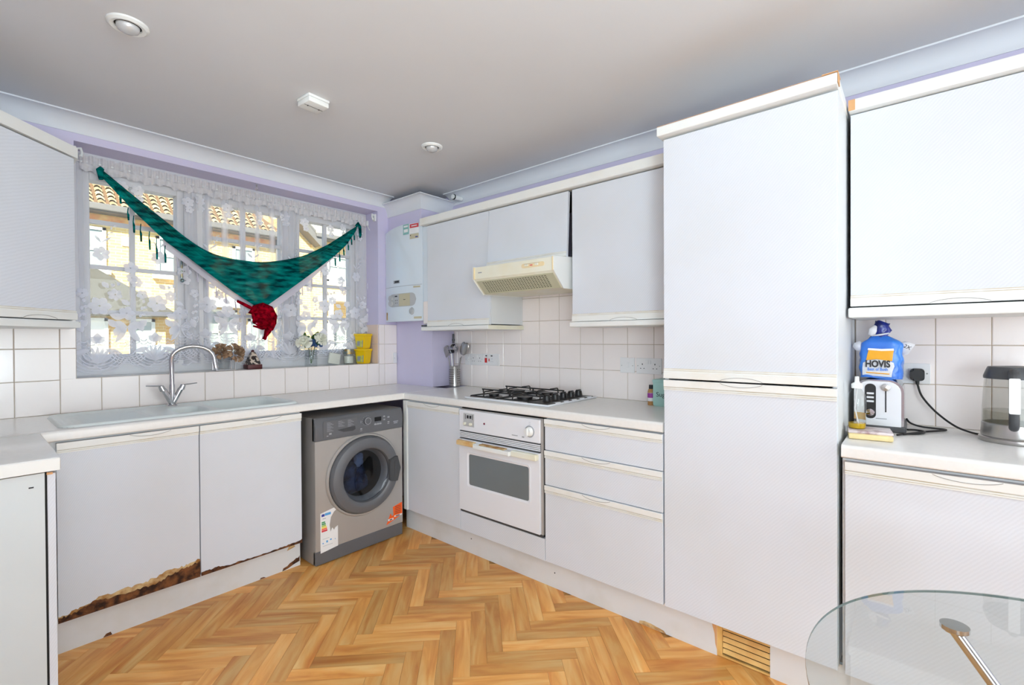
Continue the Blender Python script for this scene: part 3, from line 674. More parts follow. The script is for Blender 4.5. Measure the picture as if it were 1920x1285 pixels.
def door_x(parent, y0, y1, z0, z1, x, th=.019, rail_pos='top', name='door', arc=True, gap=.0015, mm='door', rail_h=.042):
    """door on a face that looks to -X; y0>y1; x = front plane"""
    a = y0-gap; b = y1+gap
    d = MB().box(x, x+th, b, a, z0, z1, .0015).done(name, mm, parent)
    if rail_pos == 'top': rail(d, frame_x(x, a, z1-rail_h), a-b, rail_h, (a-b)/2 if arc else None, True)
    elif rail_pos == 'bottom': rail(d, frame_x(x, a, z0), a-b, .042, (a-b)/2 if arc else None, False)
    return d
def door_y(parent, x0, x1, z0, z1, y, th=.019, rail_pos='top', arc=True, gap=.0015):
    a = x0+gap; b = x1-gap
    d = MB().box(a, b, y, y+th, z0, z1, .0015).done('door', 'door', parent)
    if rail_pos == 'top': rail(d, frame_y(a, y, z1-.042), b-a, .042, (b-a)*.62 if arc else None, True)
    return d
def carcass_x(parent, y0, y1, z0, z1, xf, xb=-.01, m='white_board', name='carcass', t=.016, open_front=False):
    b = MB(); b.box(xf, xb, y1, y1+t, z0, z1).box(xf, xb, y0-t, y0, z0, z1).box(xf, xb, y1+t, y0-t, z0, z0+t).box(xf, xb, y1+t, y0-t, z1-t, z1).box(xb-.006, xb, y1+t, y0-t, z0+t, z1-t)
    return b.done(name, m, parent)
ZD = .1244; ZT = .855

# sink base cabinet
sb = thing('sink_cabinet', 'white two-door base cabinet under the sink with water-damaged lower edges', 'cabinet', (-1.78, -.30, ZD))
b = MB(); yb, yf = -.01, -.563
for x0, x1 in ((-2.30, -2.284), (-1.79, -1.772), (-1.297, -1.281)): b.box(x0, x1, yf, yb, ZD, .70 if x0 > -2 and x0 < -1.5 else .70)
b.box(-2.284, -1.297, yf, yb, ZD, ZD+.016).box(-2.30, -1.281, yf, yf+.016, .70, .852)
b.done('carcass', 'white_board', sb)
d1 = door_y(sb, -2.275, -1.7775, ZD, .848, -.5834)
d2 = door_y(sb, -1.7765, -1.281, ZD, .848, -.5834)
def jag(parent, pts_top, zbot, y, m, name, out=.0015, fine=5, amp=.004, seed=1):
    r = random.Random(seed); P = []
    for i in range(len(pts_top)-1):
        for k in range(fine):
            t = k/fine; P.append((pts_top[i][0]+(pts_top[i+1][0]-pts_top[i][0])*t, max(zbot+.003, pts_top[i][1]+(pts_top[i+1][1]-pts_top[i][1])*t+(r.random()-.5)*2*amp)))
    P.append(pts_top[-1]); mb = MB()
    for i in range(len(P)-1):
        (xa, za), (xb_, zb2) = P[i], P[i+1]
        A = [mb.v(q) for q in ((xa, y-out, zbot-.003), (xb_, y-out, zbot-.003), (xb_, y-out, zb2), (xa, y-out, za))]
        B = [mb.v(q) for q in ((xa, y+.003, zbot-.003), (xb_, y+.003, zbot-.003), (xb_, y+.003, zb2), (xa, y+.003, za))]
        mb.bm.faces.new(A); mb.bm.faces.new((A[3], A[2], B[2], B[3])); mb.bm.faces.new((A[0], B[0], B[1], A[1]))
    return mb.done(name, m, parent)
jag(d1, [(-2.274, .150), (-2.24, .149), (-2.209, .160), (-2.15, .175), (-2.10, .176), (-2.04, .178), (-1.99, .180), (-1.95, .183), (-1.90, .20), (-1.86, .196), (-1.83, .200), (-1.779, .205)], .1244, -.5834, 'rust_cream', 'peeled_foil', .0012, 5, .006, 4)
jag(d1, [(-2.274, .143), (-2.24, .142), (-2.209, .150), (-2.17, .168), (-2.12, .160), (-2.05, .158), (-1.99, .156), (-1.94, .158), (-1.90, .176), (-1.86, .184), (-1.82, .188), (-1.779, .196)], .1244, -.5834, 'rot', 'rotten_edge', .0035, 6, .005, 9)
jag(d2, [(-1.775, .137), (-1.74, .138), (-1.70, .140), (-1.66, .131), (-1.60, .131), (-1.52, .128), (-1.44, .128), (-1.38, .131), (-1.33, .132), (-1.283, .140)], .1244, -.5834, 'rot', 'rotten_edge', .0025, 5, .003, 5)

# plinths
def plinth(name, mb, label):
    return tag(recenter(mb.done(name, 'plinth')), label, 'plinth')
p = thing('plinth', 'white plinth board under the sink cabinet with a chipped right end', 'plinth', (-1.8, -.53, ZF))
MB().box(-2.31, -1.272, -.535, -.519, ZF, ZD-.002).done('board', 'plinth', p)
def blot_y(parent, pts, y, m='rot'):
    MB(frame_y(0, y, 0)).prism(pts, 0, .0012).done('chip', m, parent)
blot_y(p, [(-1.372, -.024), (-1.366, -.010), (-1.345, -.006), (-1.33, .006), (-1.31, .012), (-1.295, .022), (-1.283, .020), (-1.276, .030), (-1.276, .000), (-1.31, -.008), (-1.34, -.020)], -.535)
blot_y(p, [(-1.49, -.024), (-1.485, -.017), (-1.47, -.018), (-1.46, -.024)], -.535); blot_y(p, [(-2.13, -.024), (-2.12, -.012), (-2.105, -.010), (-2.10, -.024)], -.535)
blot_y(p, [(-1.345, .080), (-1.335, .100), (-1.31, .105), (-1.30, .090), (-1.32, .085)], -.535, 'rust_cream')
p = thing('plinth', 'long white plinth board under oven, drawers and tall unit with an air vent cut in', 'plinth', (-.54, -1.6, ZF))
MB().box(-.5435, -.5275, -2.592, -.55, ZF, ZD-.002).box(-.5435, -.5275, -3.60, -2.784, ZF, ZD-.002).done('board', 'plinth', p)
def blot_x(parent, pts, x, m='rot'):                         # pts in (-y, z)
    MB(frame_x(x, 0, 0)).prism(pts, 0, .0012).done('chip', m, parent)
blot_x(p, [(2.255, -.024), (2.258, -.012), (2.28, -.006), (2.31, -.006), (2.34, -.010), (2.37, -.014), (2.38, -.024)], -.5435, 'rust_cream')
blot_x(p, [(2.57, .122), (2.575, .09), (2.583, .06), (2.586, .02), (2.5915, .0), (2.5915, .122)], -.5435, 'tan_edge')
for y, z in ((1.18, .06), (1.79, .05), (3.03, .03)): blot_x(p, [(y, z), (y+.005, z), (y+.005, z+.006), (y, z+.006)], -.5435, 'dark')
vt = thing('plinth_vent', 'cream slatted plastic air vent set in the plinth below the tall unit', 'vent', (-.54, -2.69, ZF))
MB().box(-.532, -.528, -2.784, -2.592, ZF, ZD-.002).done('backing', 'dark', vt)
MB().box(-.5435, -.530, -2.612, -2.592, ZF+.003, .118).box(-.5435, -.530, -2.784, -2.612, ZF+.003, ZF+.011).done('frame', 'vent_tan', vt)
for k in range(5):
    z = .0-.008+k*.0235
    MB(Matrix.Translation((-.538, 0, z+.010)) @ Matrix.Rotation(math.radians(25), 4, 'Y')).box(-.002, .002, -2.783, -2.613, -.009, .009, .001).done('slat', 'vent_tan', vt)

# corner base cabinet with end post
cb = thing('corner_base_cabinet', 'white corner base cabinet door between washing machine and oven', 'cabinet', (-.3, -.85, ZD))
carcass_x(cb, -.61, -1.137, ZD, .852, -.572).location
door_x(cb, -.637, -1.1396, ZD, .848, -.5914)
MB().box(-.60, -.56, -.635, -.612, ZD, .852, .001).box(-.60, -.012, -.612, -.597, ZD, .852).done('corner_post', 'trim_white', cb)

# oven housing and oven
oh = thing('oven_housing', 'white oven housing with blank panel below the built-in oven', 'cabinet', (-.3, -1.45, ZD))
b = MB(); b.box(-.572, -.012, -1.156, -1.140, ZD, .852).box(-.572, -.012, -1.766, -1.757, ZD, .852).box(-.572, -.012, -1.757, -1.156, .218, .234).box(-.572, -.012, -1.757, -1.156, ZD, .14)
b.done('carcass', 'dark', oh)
MB().box(-.5914, -.572, -1.765, -1.1412, ZD, .236, .0015).done('panel', 'door', oh)
ov = thing('built_in_oven', 'white built-in electric oven with stained handle bar under the hob', 'oven', (-.3, -1.45, .24))
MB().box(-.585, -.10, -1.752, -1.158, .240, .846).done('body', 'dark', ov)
MB().box(-.597, -.585, -1.757, -1.148, .241, .254, .001).done('bottom_trim', 'graphite_dark', ov)
MB().box(-.596, -.585, -1.760, -1.746, .254, .848, .001).box(-.596, -.585, -1.757, -1.148, .843, .849, .001).done('edge_trim', 'satin', ov)
cp = MB().box(-.606, -.585, -1.7455, -1.150, .722, .843, .003).done('control_panel', 'enamel', ov)
for z in (.7115, .7025, .6935, .6845):
    MB().box(-.604, -.590, -1.7455, -1.150, z-.0030, z+.0030, .0008).done('vent_bar', 'enamel', ov)
MB().box(-.598, -.590, -1.7455, -1.150, .676, .722).done('vent_gap', 'graphite_dark', ov)
fx = -.606
tm = MB(frame_x(fx, 0, 0)).box(1.188, 1.276, .750, .826, 0, .002, .001).done('timer', 'boiler_panel', cp)
MB(frame_x(fx, 0, 0)).box(1.204, 1.207, .792, .82, .002, .003).box(1.262, 1.265, .792, .82, .002, .003).box(1.217, 1.232, .797, .815, .002, .003).box(1.239, 1.254, .797, .815, .002, .003).done('digits', 'ink', cp)
for u in (1.197, 1.245): MB(frame_x(fx, 0, 0)).lathe([(.0, .014), (.008, .013), (.009, .002), (.009, 0)], 14, (u+.006, .766, 0)).done('timer_knob', 'aged', cp, smooth=True)
MB(frame_x(fx, 0, 0)).lathe([(.0, .003), (.005, .002), (.006, 0)], 14, (1.355, .780, 0)).done('indicator_lamp', 'led', cp, smooth=True)
MB(frame_x(fx, 0, 0)).lathe([(.0, .003), (.030, .003), (.031, 0)], 28, (1.682, .777, 0)).done('knob_ring', 'ink_grey', cp, smooth=True)
kb = MB(frame_x(fx, 0, 0)); kb.lathe([(.0, .024), (.020, .022), (.024, .004), (.025, .003)], 28, (1.682, .777, 0)); kb.box(1.677, 1.687, .756, .798, .022, .028, .002); kb.done('thermostat_knob', 'trim_white', cp, smooth=True)
MB(frame_x(fx, 0, 0)).box(1.676, 1.688, .815, .8162, 0, .0006).box(1.676, 1.688, .824, .8252, 0, .0006).box(1.56, 1.60, .742, .7465, 0, .0006).box(1.63, 1.645, .739, .746, 0, .0006).done('marking', 'ink_grey', cp)
od = MB(frame_x(-.585, 0, 0)); zo0, zo1, u0, u1 = .256, .672, 1.150, 1.7455
gu0, gu1, gz0, gz1 = 1.228, 1.676, .410, .592
od.box(u0, gu0, zo0, zo1, 0, .022).box(gu1, u1, zo0, zo1, 0, .022).box(gu0, gu1, zo0, gz0, 0, .022).box(gu0, gu1, gz1, zo1, 0, .022)
odo = od.done('door', 'enamel', ov)
def rrect(x0, x1, y0, y1, r, n=5):
    P = []
    for cx, cy, a in ((x1-r, y1-r, 0), (x0+r, y1-r, PI/2), (x0+r, y0+r, PI), (x1-r, y0+r, 1.5*PI)):
        for k in range(n+1): P.append((cx+r*math.cos(a+PI/2*k/n), cy+r*math.sin(a+PI/2*k/n)))
    return P
MB(frame_x(-.585, 0, 0)).prism(rrect(gu0+.002, gu1-.002, gz0+.002, gz1-.002, .012), .004, .0195).done('glass', 'oven_glass', odo)
fo = MB(frame_x(-.607, 0, 0)); P1 = rrect(gu0-.010, gu1+.010, gz0-.010, gz1+.010, .018); P2 = rrect(gu0+.002, gu1-.002, gz0+.002, gz1-.002, .012)
va = [fo.v((x, y, .0025)) for x, y in P1]; vb = [fo.v((x, y, -.002)) for x, y in P2]; vc = [fo.v((x, y, 0)) for x, y in P1]
for i in range(len(P1)):
    j = (i+1) % len(P1); fo.bm.faces.new((va[i], va[j], vb[j], vb[i])); fo.bm.faces.new((vc[i], vc[j], va[j], va[i]))
fo.done('glass_frame', 'enamel', odo, smooth=True)
hb = MB(frame_x(-.607, 0, 0)).box(1.152, 1.293, .640, .668, 0, .028, .005).done('handle_end', 'orange_stain', odo)
MB(frame_x(-.607, 0, 0)).box(1.575, 1.742, .636, .668, 0, .028, .005).done('handle_end', 'aged', odo)
MB(frame_x(-.607, 0, 0)).box(1.302, 1.574, .636, .662, .012, .042, .006).box(1.293, 1.320, .64, .664, 0, .03, .003).done('handle', 'trim_white', odo)
MB(frame_x(-.607, 0, 0)).box(1.345, 1.530, .6625, .668, .004, .034, .001).done('handle_top', 'rust_cream', odo)

# drawer unit
du = thing('drawer_unit', 'white three-drawer base unit between oven and tall unit', 'cabinet', (-.3, -2.08, ZD))
carcass_x(du, -1.768, -2.389, ZD, .852, -.572)
for z0, z1 in ((.694, .8505), (.5165, .691), (ZD, .5135)):
    d = MB().box(-.5914, -.5724, -2.388, -1.7685, z0, z1, .0015).done('drawer', 'door', du)
    rail(d, frame_x(-.5914, -1.7685, z1-.038), .619, .038, .30, True)

# tall unit
tu = thing('tall_unit', 'tall white two-door larder unit reaching almost to the coving', 'cabinet', (-.3, -2.7, ZD))
carcass_x(tu, -2.392, -3.0, ZD, 2.105, -.572)
door_x(tu, -2.3935, -3.000, 1.0895, 2.089, -.5914, rail_pos='bottom')
door_x(tu, -2.3935, -3.000, ZD, 1.0825, -.5914, rail_pos='top')
MB().box(-.628, -.012, -3.004, -2.380, 2.096, 2.134, .004).done('cornice_strip', 'trim_white', tu)
MB().box(-.631, -.560, -3.0052, -2.96, 2.1345, 2.137).box(-.629, -.590, -3.0062, -3.0042, 2.098, 2.132).done('worn_edge', 'tan_edge', tu)
MB().box(-.626, -.55, -2.97, -2.382, 2.1343, 2.1355).done('worn_top_line', 'tan_edge', tu)

# right base cabinet
rb = thing('right_base_cabinet', 'white base cabinet right of the tall unit behind the glass table', 'cabinet', (-.3, -3.3, ZD))
carcass_x(rb, -3.012, -3.608, ZD, .848, -.575)
door_x(rb, -3.019, -3.608, ZD, .842, -.5945)
rb2 = thing('right_base_cabinet', 'white base cabinet beyond the one right of the tall unit, partly behind the glass table', 'cabinet', (-.3, -3.9, ZD))
carcass_x(rb2, -3.610, -4.21, ZD, .848, -.575); door_x(rb2, -3.612, -4.208, ZD, .842, -.5945)

# left end base unit
le = thing('left_base_cabinet', 'white end base cabinet on the left, seen from its side panel', 'cabinet', (-2.6, -.9, ZF))
MB().box(XL+.005, -2.353, -1.165, -1.149, ZF, .853, .001).done('end_panel', 'panel_grey', le)
MB().box(-2.353, -2.3475, -1.160, -1.149, ZF, .853).done('edge_gap', 'dark', le)
MB().box(XL+.01, -2.36, -1.148, -.02, .12, .136).box(XL+.01, XL+.026, -1.148, -.02, .136, .853).box(-2.37, -2.355, -.62, -.30, .136, .853).done('carcass', 'white_board', le)
dl = MB().box(-2.3475, -2.3285, -1.162, -.60, ZD-.08, .848, .0015).done('door', 'door', le)
MB().box(-2.3480, -2.3280, -1.1632, -1.1605, ZD-.08, .17).done('rotten_edge', 'rot', dl)
MB().box(-2.3485, -2.335, -1.1636, -1.1605, .845, .852).done('worn_edge', 'tan_edge', dl)
MB(frame_y(0, -1.165, 0)).box(-2.388, -2.377, .812, .816, 0, .001).done('chip', 'ink', le); 
MB().box(-2.44, -2.41, -1.14, -.58, ZF, .12).done('plinth_board', 'plinth', le)

# ------------------------------------------------------------ worktops
def round_edge_slab(mb, x0, x1, y0, y1, z0, z1, edge):        # bull-nosed front edge
    r = .012
    if edge == 'y':                                          # front edge at y0
        P = [(y1, z0), (y1, z1)]+[(y0+r-r*math.sin(t), z1-r+r*math.cos(t)) for t in [k/5*PI/2 for k in range(6)]]+[(y0, z0+.004), (y0+.004, z0)]
        A = [mb.v((x0, a, b)) for a, b in P]; B = [mb.v((x1, a, b)) for a, b in P]
    else:                                                    # front edge at x0
        P = [(x1, z0), (x1, z1)]+[(x0+r-r*math.sin(t), z1-r+r*math.cos(t)) for t in [k/5*PI/2 for k in range(6)]]+[(x0, z0+.004), (x0+.004, z0)]
        A = [mb.v((a, y0, b)) for a, b in P]; B = [mb.v((a, y1, b)) for a, b in P]
    n = len(P); mb.bm.faces.new(A); mb.bm.faces.new(B[::-1])
    for i in range(n): mb.bm.faces.new((A[i], B[i], B[(i+1) % n], A[(i+1) % n]))
ZW = .9; ZB = .8577
SX0, SX1, SY0, SY1 = -2.262, -1.267, -.560, -.082           # sink outline
mb = MB()
hx0, hx1, hy0, hy1 = -2.236, -1.285, -.535, -.10
round_edge_slab(mb, XL, -.5966, -.5998, hy0, ZB, ZW, 'y')
mb.box(XL, -.5966, hy1, -.003, ZB, ZW).box(XL, hx0, hy0, hy1, ZB, ZW).box(hx1, -.5966, hy0, hy1, ZB, ZW)
mb.box(-.5966, -.22, -.60, -.003, ZB, ZW)
o = recenter(mb.done('worktop', 'worktop', smooth=True)); tag(o, 'pale grey worktop under the window holding the sink', 'worktop')
mb = MB(); round_edge_slab(mb, -.5966, -.003, -2.3895, -.602, ZB, ZW, 'x')
o = recenter(mb.done('worktop', 'worktop', smooth=True)); tag(o, 'pale grey worktop carrying the gas hob', 'worktop')
tag(recenter(MB().box(-.598, -.222, -.6022, -.5996, ZB, ZW+.0006).box(-.22, -.003, -.6022, -.5996, ZW-.02, ZW+.0006).done('joint_strip', 'trim_white')), 'thin pale joint strip between the two worktops at the corner', 'joint strip')
mb = MB(); round_edge_slab(mb, -.6168, -.003, -4.25, -3.012, ZB, ZW, 'x')
o = recenter(mb.done('worktop', 'worktop', smooth=True)); tag(o, 'pale grey worktop right of tall unit with toaster and kettle', 'worktop')
wl = thing('worktop', 'short worktop on the left end cabinet with a cream end band', 'worktop', (-2.6, -.9, ZB))
MB().box(XL+.002, -2.318, -1.180, -.6015, ZB, ZW-.0005, .006).done('slab', 'worktop', wl, smooth=True)
MB().box(XL+.002, -2.320, -1.1825, -1.1795, ZB+.001, ZW-.004, .001).done('end_band', 'cream', wl)

# ------------------------------------------------------------ sink and tap
def sdrr(x, y, cx, cy, hx, hy, r):
    qx = abs(x-cx)-hx+r; qy = abs(y-cy)-hy+r
    return math.hypot(max(qx, 0), max(qy, 0))+min(max(qx, qy), 0)-r
def sstep(a, b, x): t = max(0, min(1, (x-a)/(b-a))); return t*t*(3-2*t)
scx, scy, shx, shy = (SX0+SX1)/2, (SY0+SY1)/2, (SX1-SX0)/2, (SY1-SY0)/2
def sink_z(x, y):
    d = sdrr(x, y, scx, scy, shx, shy, .06)
    z = .9005+.010*sstep(0, -.010, d)
    z -= .005*sstep(-.022, -.034, d)
    dd = sdrr(x, y, -2.065, scy-.008, .150, .185, .07)
    if dd < 0:
        z -= .006*sstep(0, -.012, dd)
        if dd < -.03 : z += .0040*(.5+.5*math.sin((y-scy)*2*PI/.032))*sstep(-.03, -.045, dd)
    db = sdrr(x, y, -1.475, -.315, .172, .195, .06); z -= .150*sstep(.004, -.028, db)
    dh = sdrr(x, y, -1.762, -.355, .072, .120, .05); z -= .085*sstep(.004, -.022, dh)
    return z
sk = thing('kitchen_sink', 'white one and a half bowl inset sink with ribbed drainer', 'sink', (scx, scy, .90))
mb = MB(); mb.grid(lambda u, v: ((lambda x, y: (x, y, sink_z(x, y)))(SX0+u*(SX1-SX0), SY0+v*(SY1-SY0))), 220, 110)
# trim the square corners to the rounded outline
kill = [f for f in mb.bm.faces if sdrr(f.calc_center_median().x, f.calc_center_median().y, scx, scy, shx, shy, .06) > 0]
bmesh.ops.delete(mb.bm, geom=kill, context='FACES')
mb.done('bowls_and_drainer', 'sink', sk, smooth='full')
for cx_, cy_, z_ in ((-1.475, -.315, .762), (-1.762, -.37, .822)):
    MB().lathe([(0, .004), (.018, .004), (.032, .003), (.036, 0)], 24, (cx_, cy_, z_)).done('waste', 'chrome', sk, smooth=True)
MB().ball((-1.715, -.40, .872), .009).tube([(-1.73, -.40, .868), (-1.715, -.40, .874), (-1.70, -.398, .870)], .004, 8).done('plug', 'chrome', sk, smooth=True)
tp = thing('mixer_tap', 'chrome swan-neck mixer tap with two lever handles behind the sink', 'tap', (-1.775, -.13, .906))
MB().lathe([(0, .008), (.022, .008), (.027, .003), (.028, 0)], 24, (-1.775, -.13, .905)).done('base', 'chrome', tp, smooth=True)
bd = MB(); bd.cyl((-1.775, -.13, .908), (-1.775, -.13, 1.02), .013, 16)
bd.cyl((-1.777, -.13, .915), (-1.813, -.13, .995), .012, 16, .014); bd.cyl((-1.773, -.13, .915), (-1.735, -.13, .995), .012, 16, .014)
bd.done('body', 'chrome', tp, smooth=True)
pts = [(-1.775, -.13, 1.0), (-1.776, -.13, 1.10), (-1.778, -.132, 1.155)]
for k in range(1, 11):
    a = PI-PI*k/10*.97; pts.append((-1.680+.098*math.cos(a), -.132-.03*k/10, 1.155+.068*math.sin(a)+.004))
pts += [(-1.578, -.165, 1.13), (-1.574, -.166, 1.10)]
MB().tube(pts, .0115, 16).done('spout', 'chrome', tp, smooth=True)
for sg, xx in ((-1, -1.815), (1, -1.733)):
    lv = MB(); lv.cyl((xx, -.13, .990), (xx+sg*.010, -.13, 1.014), .015, 16, .013); lv.tube([(xx+sg*.004, -.13, 1.014), (xx+sg*.075, -.13, 1.020)], [.006, .004], 10, flat=.7)
    lv.done('lever', 'chrome', tp, smooth=True)

# ------------------------------------------------------------ washing machine
wm = thing('washing_machine', 'silver grey front-loading washing machine with laundry inside under the worktop', 'washing machine', (-.93, -.34, ZF))
wx0, wx1, wy, wz = -1.231, -.640, -.637, .811
b = MB(); b.box(wx0, wx0+.012, wy+.012, -.06, ZF+.004, wz, .002).box(wx1-.012, wx1, wy+.012, -.06, ZF+.004, wz, .002).box(wx0+.012, wx1-.012, wy+.03, -.06, wz-.012, wz).box(wx0+.012, wx1-.012, -.072, -.06, ZF+.004, wz-.012)
b.done('casing', 'satin', wm)
cxw, czw, RW = -.920, .436, .238
def plate_hole(mb, x0, x1, z0, z1, cx, cz, r, n=64):
    C1 = []; S1 = []
    for k in range(n):
        a = 2*PI*k/n; dx, dz = math.cos(a), math.sin(a); C1.append((cx+r*dx, cz+r*dz))
        t = min(((x1-cx)/dx if dx > 1e-9 else 1e9), ((x0-cx)/dx if dx < -1e-9 else 1e9), ((z1-cz)/dz if dz > 1e-9 else 1e9), ((z0-cz)/dz if dz < -1e-9 else 1e9)); S1.append((cx+t*dx, cz+t*dz))
    for q in ((x0, z0), (x1, z0), (x1, z1), (x0, z1)):        # snap nearest to the corners
        i = min(range(n), key=lambda i: (S1[i][0]-q[0])**2+(S1[i][1]-q[1])**2); S1[i] = q
    return C1, S1
mb = MB(frame_y(0, wy, 0)); C1, S1 = plate_hole(mb, wx0, wx1, .058, .682, cxw, czw, RW-.02)
a = [mb.v((p[0], p[1], .0)) for p in C1]; bq = [mb.v((p[0], p[1], .0)) for p in S1]; cq = [mb.v((p[0], p[1], -.014)) for p in S1]
for i in range(64):
    j = (i+1) % 64; mb.bm.faces.new((a[i], a[j], bq[j], bq[i])); mb.bm.faces.new((bq[i], bq[j], cq[j], cq[i]))
mb.done('front_panel', 'satin', wm)
MB().box(wx0, wx1, wy+.001, wy+.03, ZF+.004, .056, .004).done('kick_panel', 'fascia', wm)
MB(frame_y(cxw, wy, czw)).lathe([(RW-.02, -.002), (RW+.010, 0), (RW+.012, .004), (RW+.006, .012), (RW-.002, .012), (RW-.006, .004)], 72).done('silver_ring', 'satin', wm, smooth=True)
dr = MB(frame_y(cxw, wy, czw)).lathe([(RW-.006, 0), (RW-.006, .022), (RW-.016, .038), (RW-.045, .046), (.172, .046), (.162, .040), (.156, .018)], 72).done('door', 'fascia', wm, smooth=True)
MB(frame_y(cxw, wy, czw)).lathe([(.157, .016), (.150, .006), (.140, -.016), (.138, -.03)], 72).done('inner_rim', 'satin', dr, smooth=True)
MB(frame_y(cxw, wy, czw)).lathe([(0.0001, .006), (.05, .007), (.10, .010), (.145, .018), (.158, .024)], 48).done('door_glass', 'smoke_glass', dr, smooth=True)
hn = []
for t, r in [(-.42, .165), (-.36, .158), (0, .150), (.36, .158), (.42, .165), (.40, .205), (.36, .224), (0, .232), (-.36, .224), (-.40, .205)]: hn.append((r*math.cos(t), r*math.sin(t)))
MB(frame_y(cxw, wy, czw)).prism(hn, .040, .054, .004).done('handle', 'graphite_dark', dr, smooth=True)
MB(frame_y(cxw, wy, czw)).box(.183, .198, -.052, .052, .052, .058, .003).done('handle_recess', 'graphite_dark', dr)
MB(frame_y(cxw, wy, czw)).lathe([(.200, -.006), (.205, -.06), (.232, -.08), (.232, -.40), (0.001, -.41)], 40).done('drum', 'graphite_dark', wm, smooth=True)
def lump(parent, name, c, r, sc_, m, f=9, amp=.35):
    from mathutils import noise
    o = MB().ball((0, 0, 0), r, sc_, 22).done(name, m, None, smooth='full')
    for v in o.data.vertices: v.co *= 1+amp*noise.noise(v.co*f+Vector(c))+.5*amp*noise.noise(v.co*f*2.7)
    o.data.transform(Matrix.Translation(Vector(c))); o.data.transform(world_of(parent).inverted()); o.parent = parent; return o
ld = thing('laundry', 'dark blue laundry seen through the washing machine door', 'laundry', (cxw, -.52, czw-.12))
lump(ld, 'garment', (cxw-.02, -.52, czw-.05), .12, (1.05, .5, .85), 'cloth_blue')
lump(ld, 'garment', (cxw-.07, -.57, czw+.02), .06, (1.1, .5, 1.0), 'cloth_blue', 18)
lump(ld, 'garment', (cxw+.0, -.575, czw+.075), .032, (1.1, .5, 1.4), 'cloth_light', 26)
# fascia
fz0, fz1 = .684, .811
mb = MB(); P = [(wy+.03, fz0), (wy-.004, fz0), (wy-.007, fz0+.03), (wy-.006, fz1-.05), (wy+.004, fz1-.008), (wy+.014, fz1), (wy+.03, fz1)]
A = [mb.v((wx0, a, b)) for a, b in P]; B = [mb.v((wx1, a, b)) for a, b in P]; n = len(P); mb.bm.faces.new(A); mb.bm.faces.new(B[::-1])
for i in range(n): mb.bm.faces.new((A[i], B[i], B[(i+1) % n], A[(i+1) % n]))
fa = mb.done('control_panel', 'fascia', wm, smooth=True)
FY = frame_y(0, wy-.0068, 0)
MB(FY).prism(rrect(-1.185, -.968, .699, .792, .008), 0, .0015).done('detergent_drawer', 'fascia', fa)
MB(FY).prism([(-1.10, .733), (-.985, .742), (-.982, .722), (-1.0, .714), (-1.06, .716)], .0015, .0022).done('drawer_grip', 'graphite_dark', fa)
g = MB(FY)
for cx_, z_, n_ in ((-1.145, .782, 9), (-1.075, .782, 6), (-1.015, .782, 7)):
    for k in range(n_): g.box(cx_-.018, cx_+(.004+.018*((k*7) % 3)/2), z_-k*.0062-.0012, z_-k*.0062+.0006, .0015, .0019)
g.done('printed_text', 'ink_grey', fa)
MB(FY).lathe([(0, .016), (.018, .015), (.021, .001), (.021, 0)], 28, (-.905, .760, 0)).done('programme_dial', 'fascia', fa, smooth=True)
MB(FY).lathe([(.018, .0155), (.021, .0155), (.0215, .012), (.018, .012)], 28, (-.905, .760, 0)).done('dial_ring', 'ink_grey', fa, smooth=True)
g = MB(FY)
for k in range(16):
    a = 2*PI*k/16; g.box(-.905+.030*math.cos(a)-.002, -.905+.030*math.cos(a)+.002, .760+.030*math.sin(a)-.001, .760+.030*math.sin(a)+.001, 0, .0006)
g.box(-.946, -.943, .750, .766, 0, .0006); g.done('dial_marks', 'ink_grey', fa)
MB(FY).prism(rrect(-.850, -.802, .748, .774, .002), 0, .0012).done('display', 'dark', fa)
for cx_, z_, w2 in ((-.846, .731, .008), (-.828, .731, .008), (-.810, .731, .008), (-.782, .772, .007), (-.781, .752, .007), (-.750, .764, .008), (-.750, .733, .007), (-.944, .716, .006)):
    MB(FY).prism(rrect(cx_-w2, cx_+w2, z_-w2*.6, z_+w2*.6, w2*.4), 0, .003).done('button', 'ink_grey', fa)
MB(FY).box(-.712, -.675, .726, .732, 0, .0005).box(-.708, -.680, .716, .722, 0, .0005).box(-.952, -.936, .703, .706, 0, .0005).box(-.757, -.743, .720, .724, 0, .0005).box(-1.150, -1.135, .712, .722, 0, .002).box(-1.165, -1.155, .704, .709, 0, .002).done('printed_text', 'ink_grey', fa)
# energy label (torn) and orange sticker
FS = frame_y(0, wy, 0)
el = MB(FS).prism([(-1.203, .044), (-1.097, .056), (-1.097, .175), (-1.112, .168), (-1.120, .155), (-1.132, .172), (-1.142, .150), (-1.148, .19), (-1.140, .235), (-1.120, .262), (-1.090, .278), (-1.090, .290), (-1.203, .270)][:], .0003, .0012).done('energy_label', 'paper', wm)
def bits(parent, fr_, items):
    for m_, x0, x1, z0, z1 in items: MB(fr_).box(x0, x1, z0, z1, .0012, .0016).done('print', m_, parent)
bits(el, FS, [('blue_ink', -1.196, -1.178, .250, .264), ('sky_ink', -1.176, -1.140, .252, .266), ('green_ink', -1.196, -1.175, .213, .221), ('green_ink', -1.196, -1.172, .203, .211), ('lime_ink', -1.196, -1.170, .194, .201), ('yel_ink', -1.196, -1.166, .184, .192), ('or_ink', -1.196, -1.164, .175, .182), ('red_ink', -1.196, -1.162, .162, .173),
    ('sky_ink', -1.192, -1.184, .094, .100), ('sky_ink', -1.169, -1.159, .096, .108), ('sky_ink', -1.146, -1.136, .103, .111), ('sky_ink', -1.117, -1.112, .10, .104), ('ink_grey', -1.190, -1.150, .120, .1215), ('ink_grey', -1.190, -1.130, .080, .0815), ('ink_grey', -1.190, -1.170, .236, .239)])
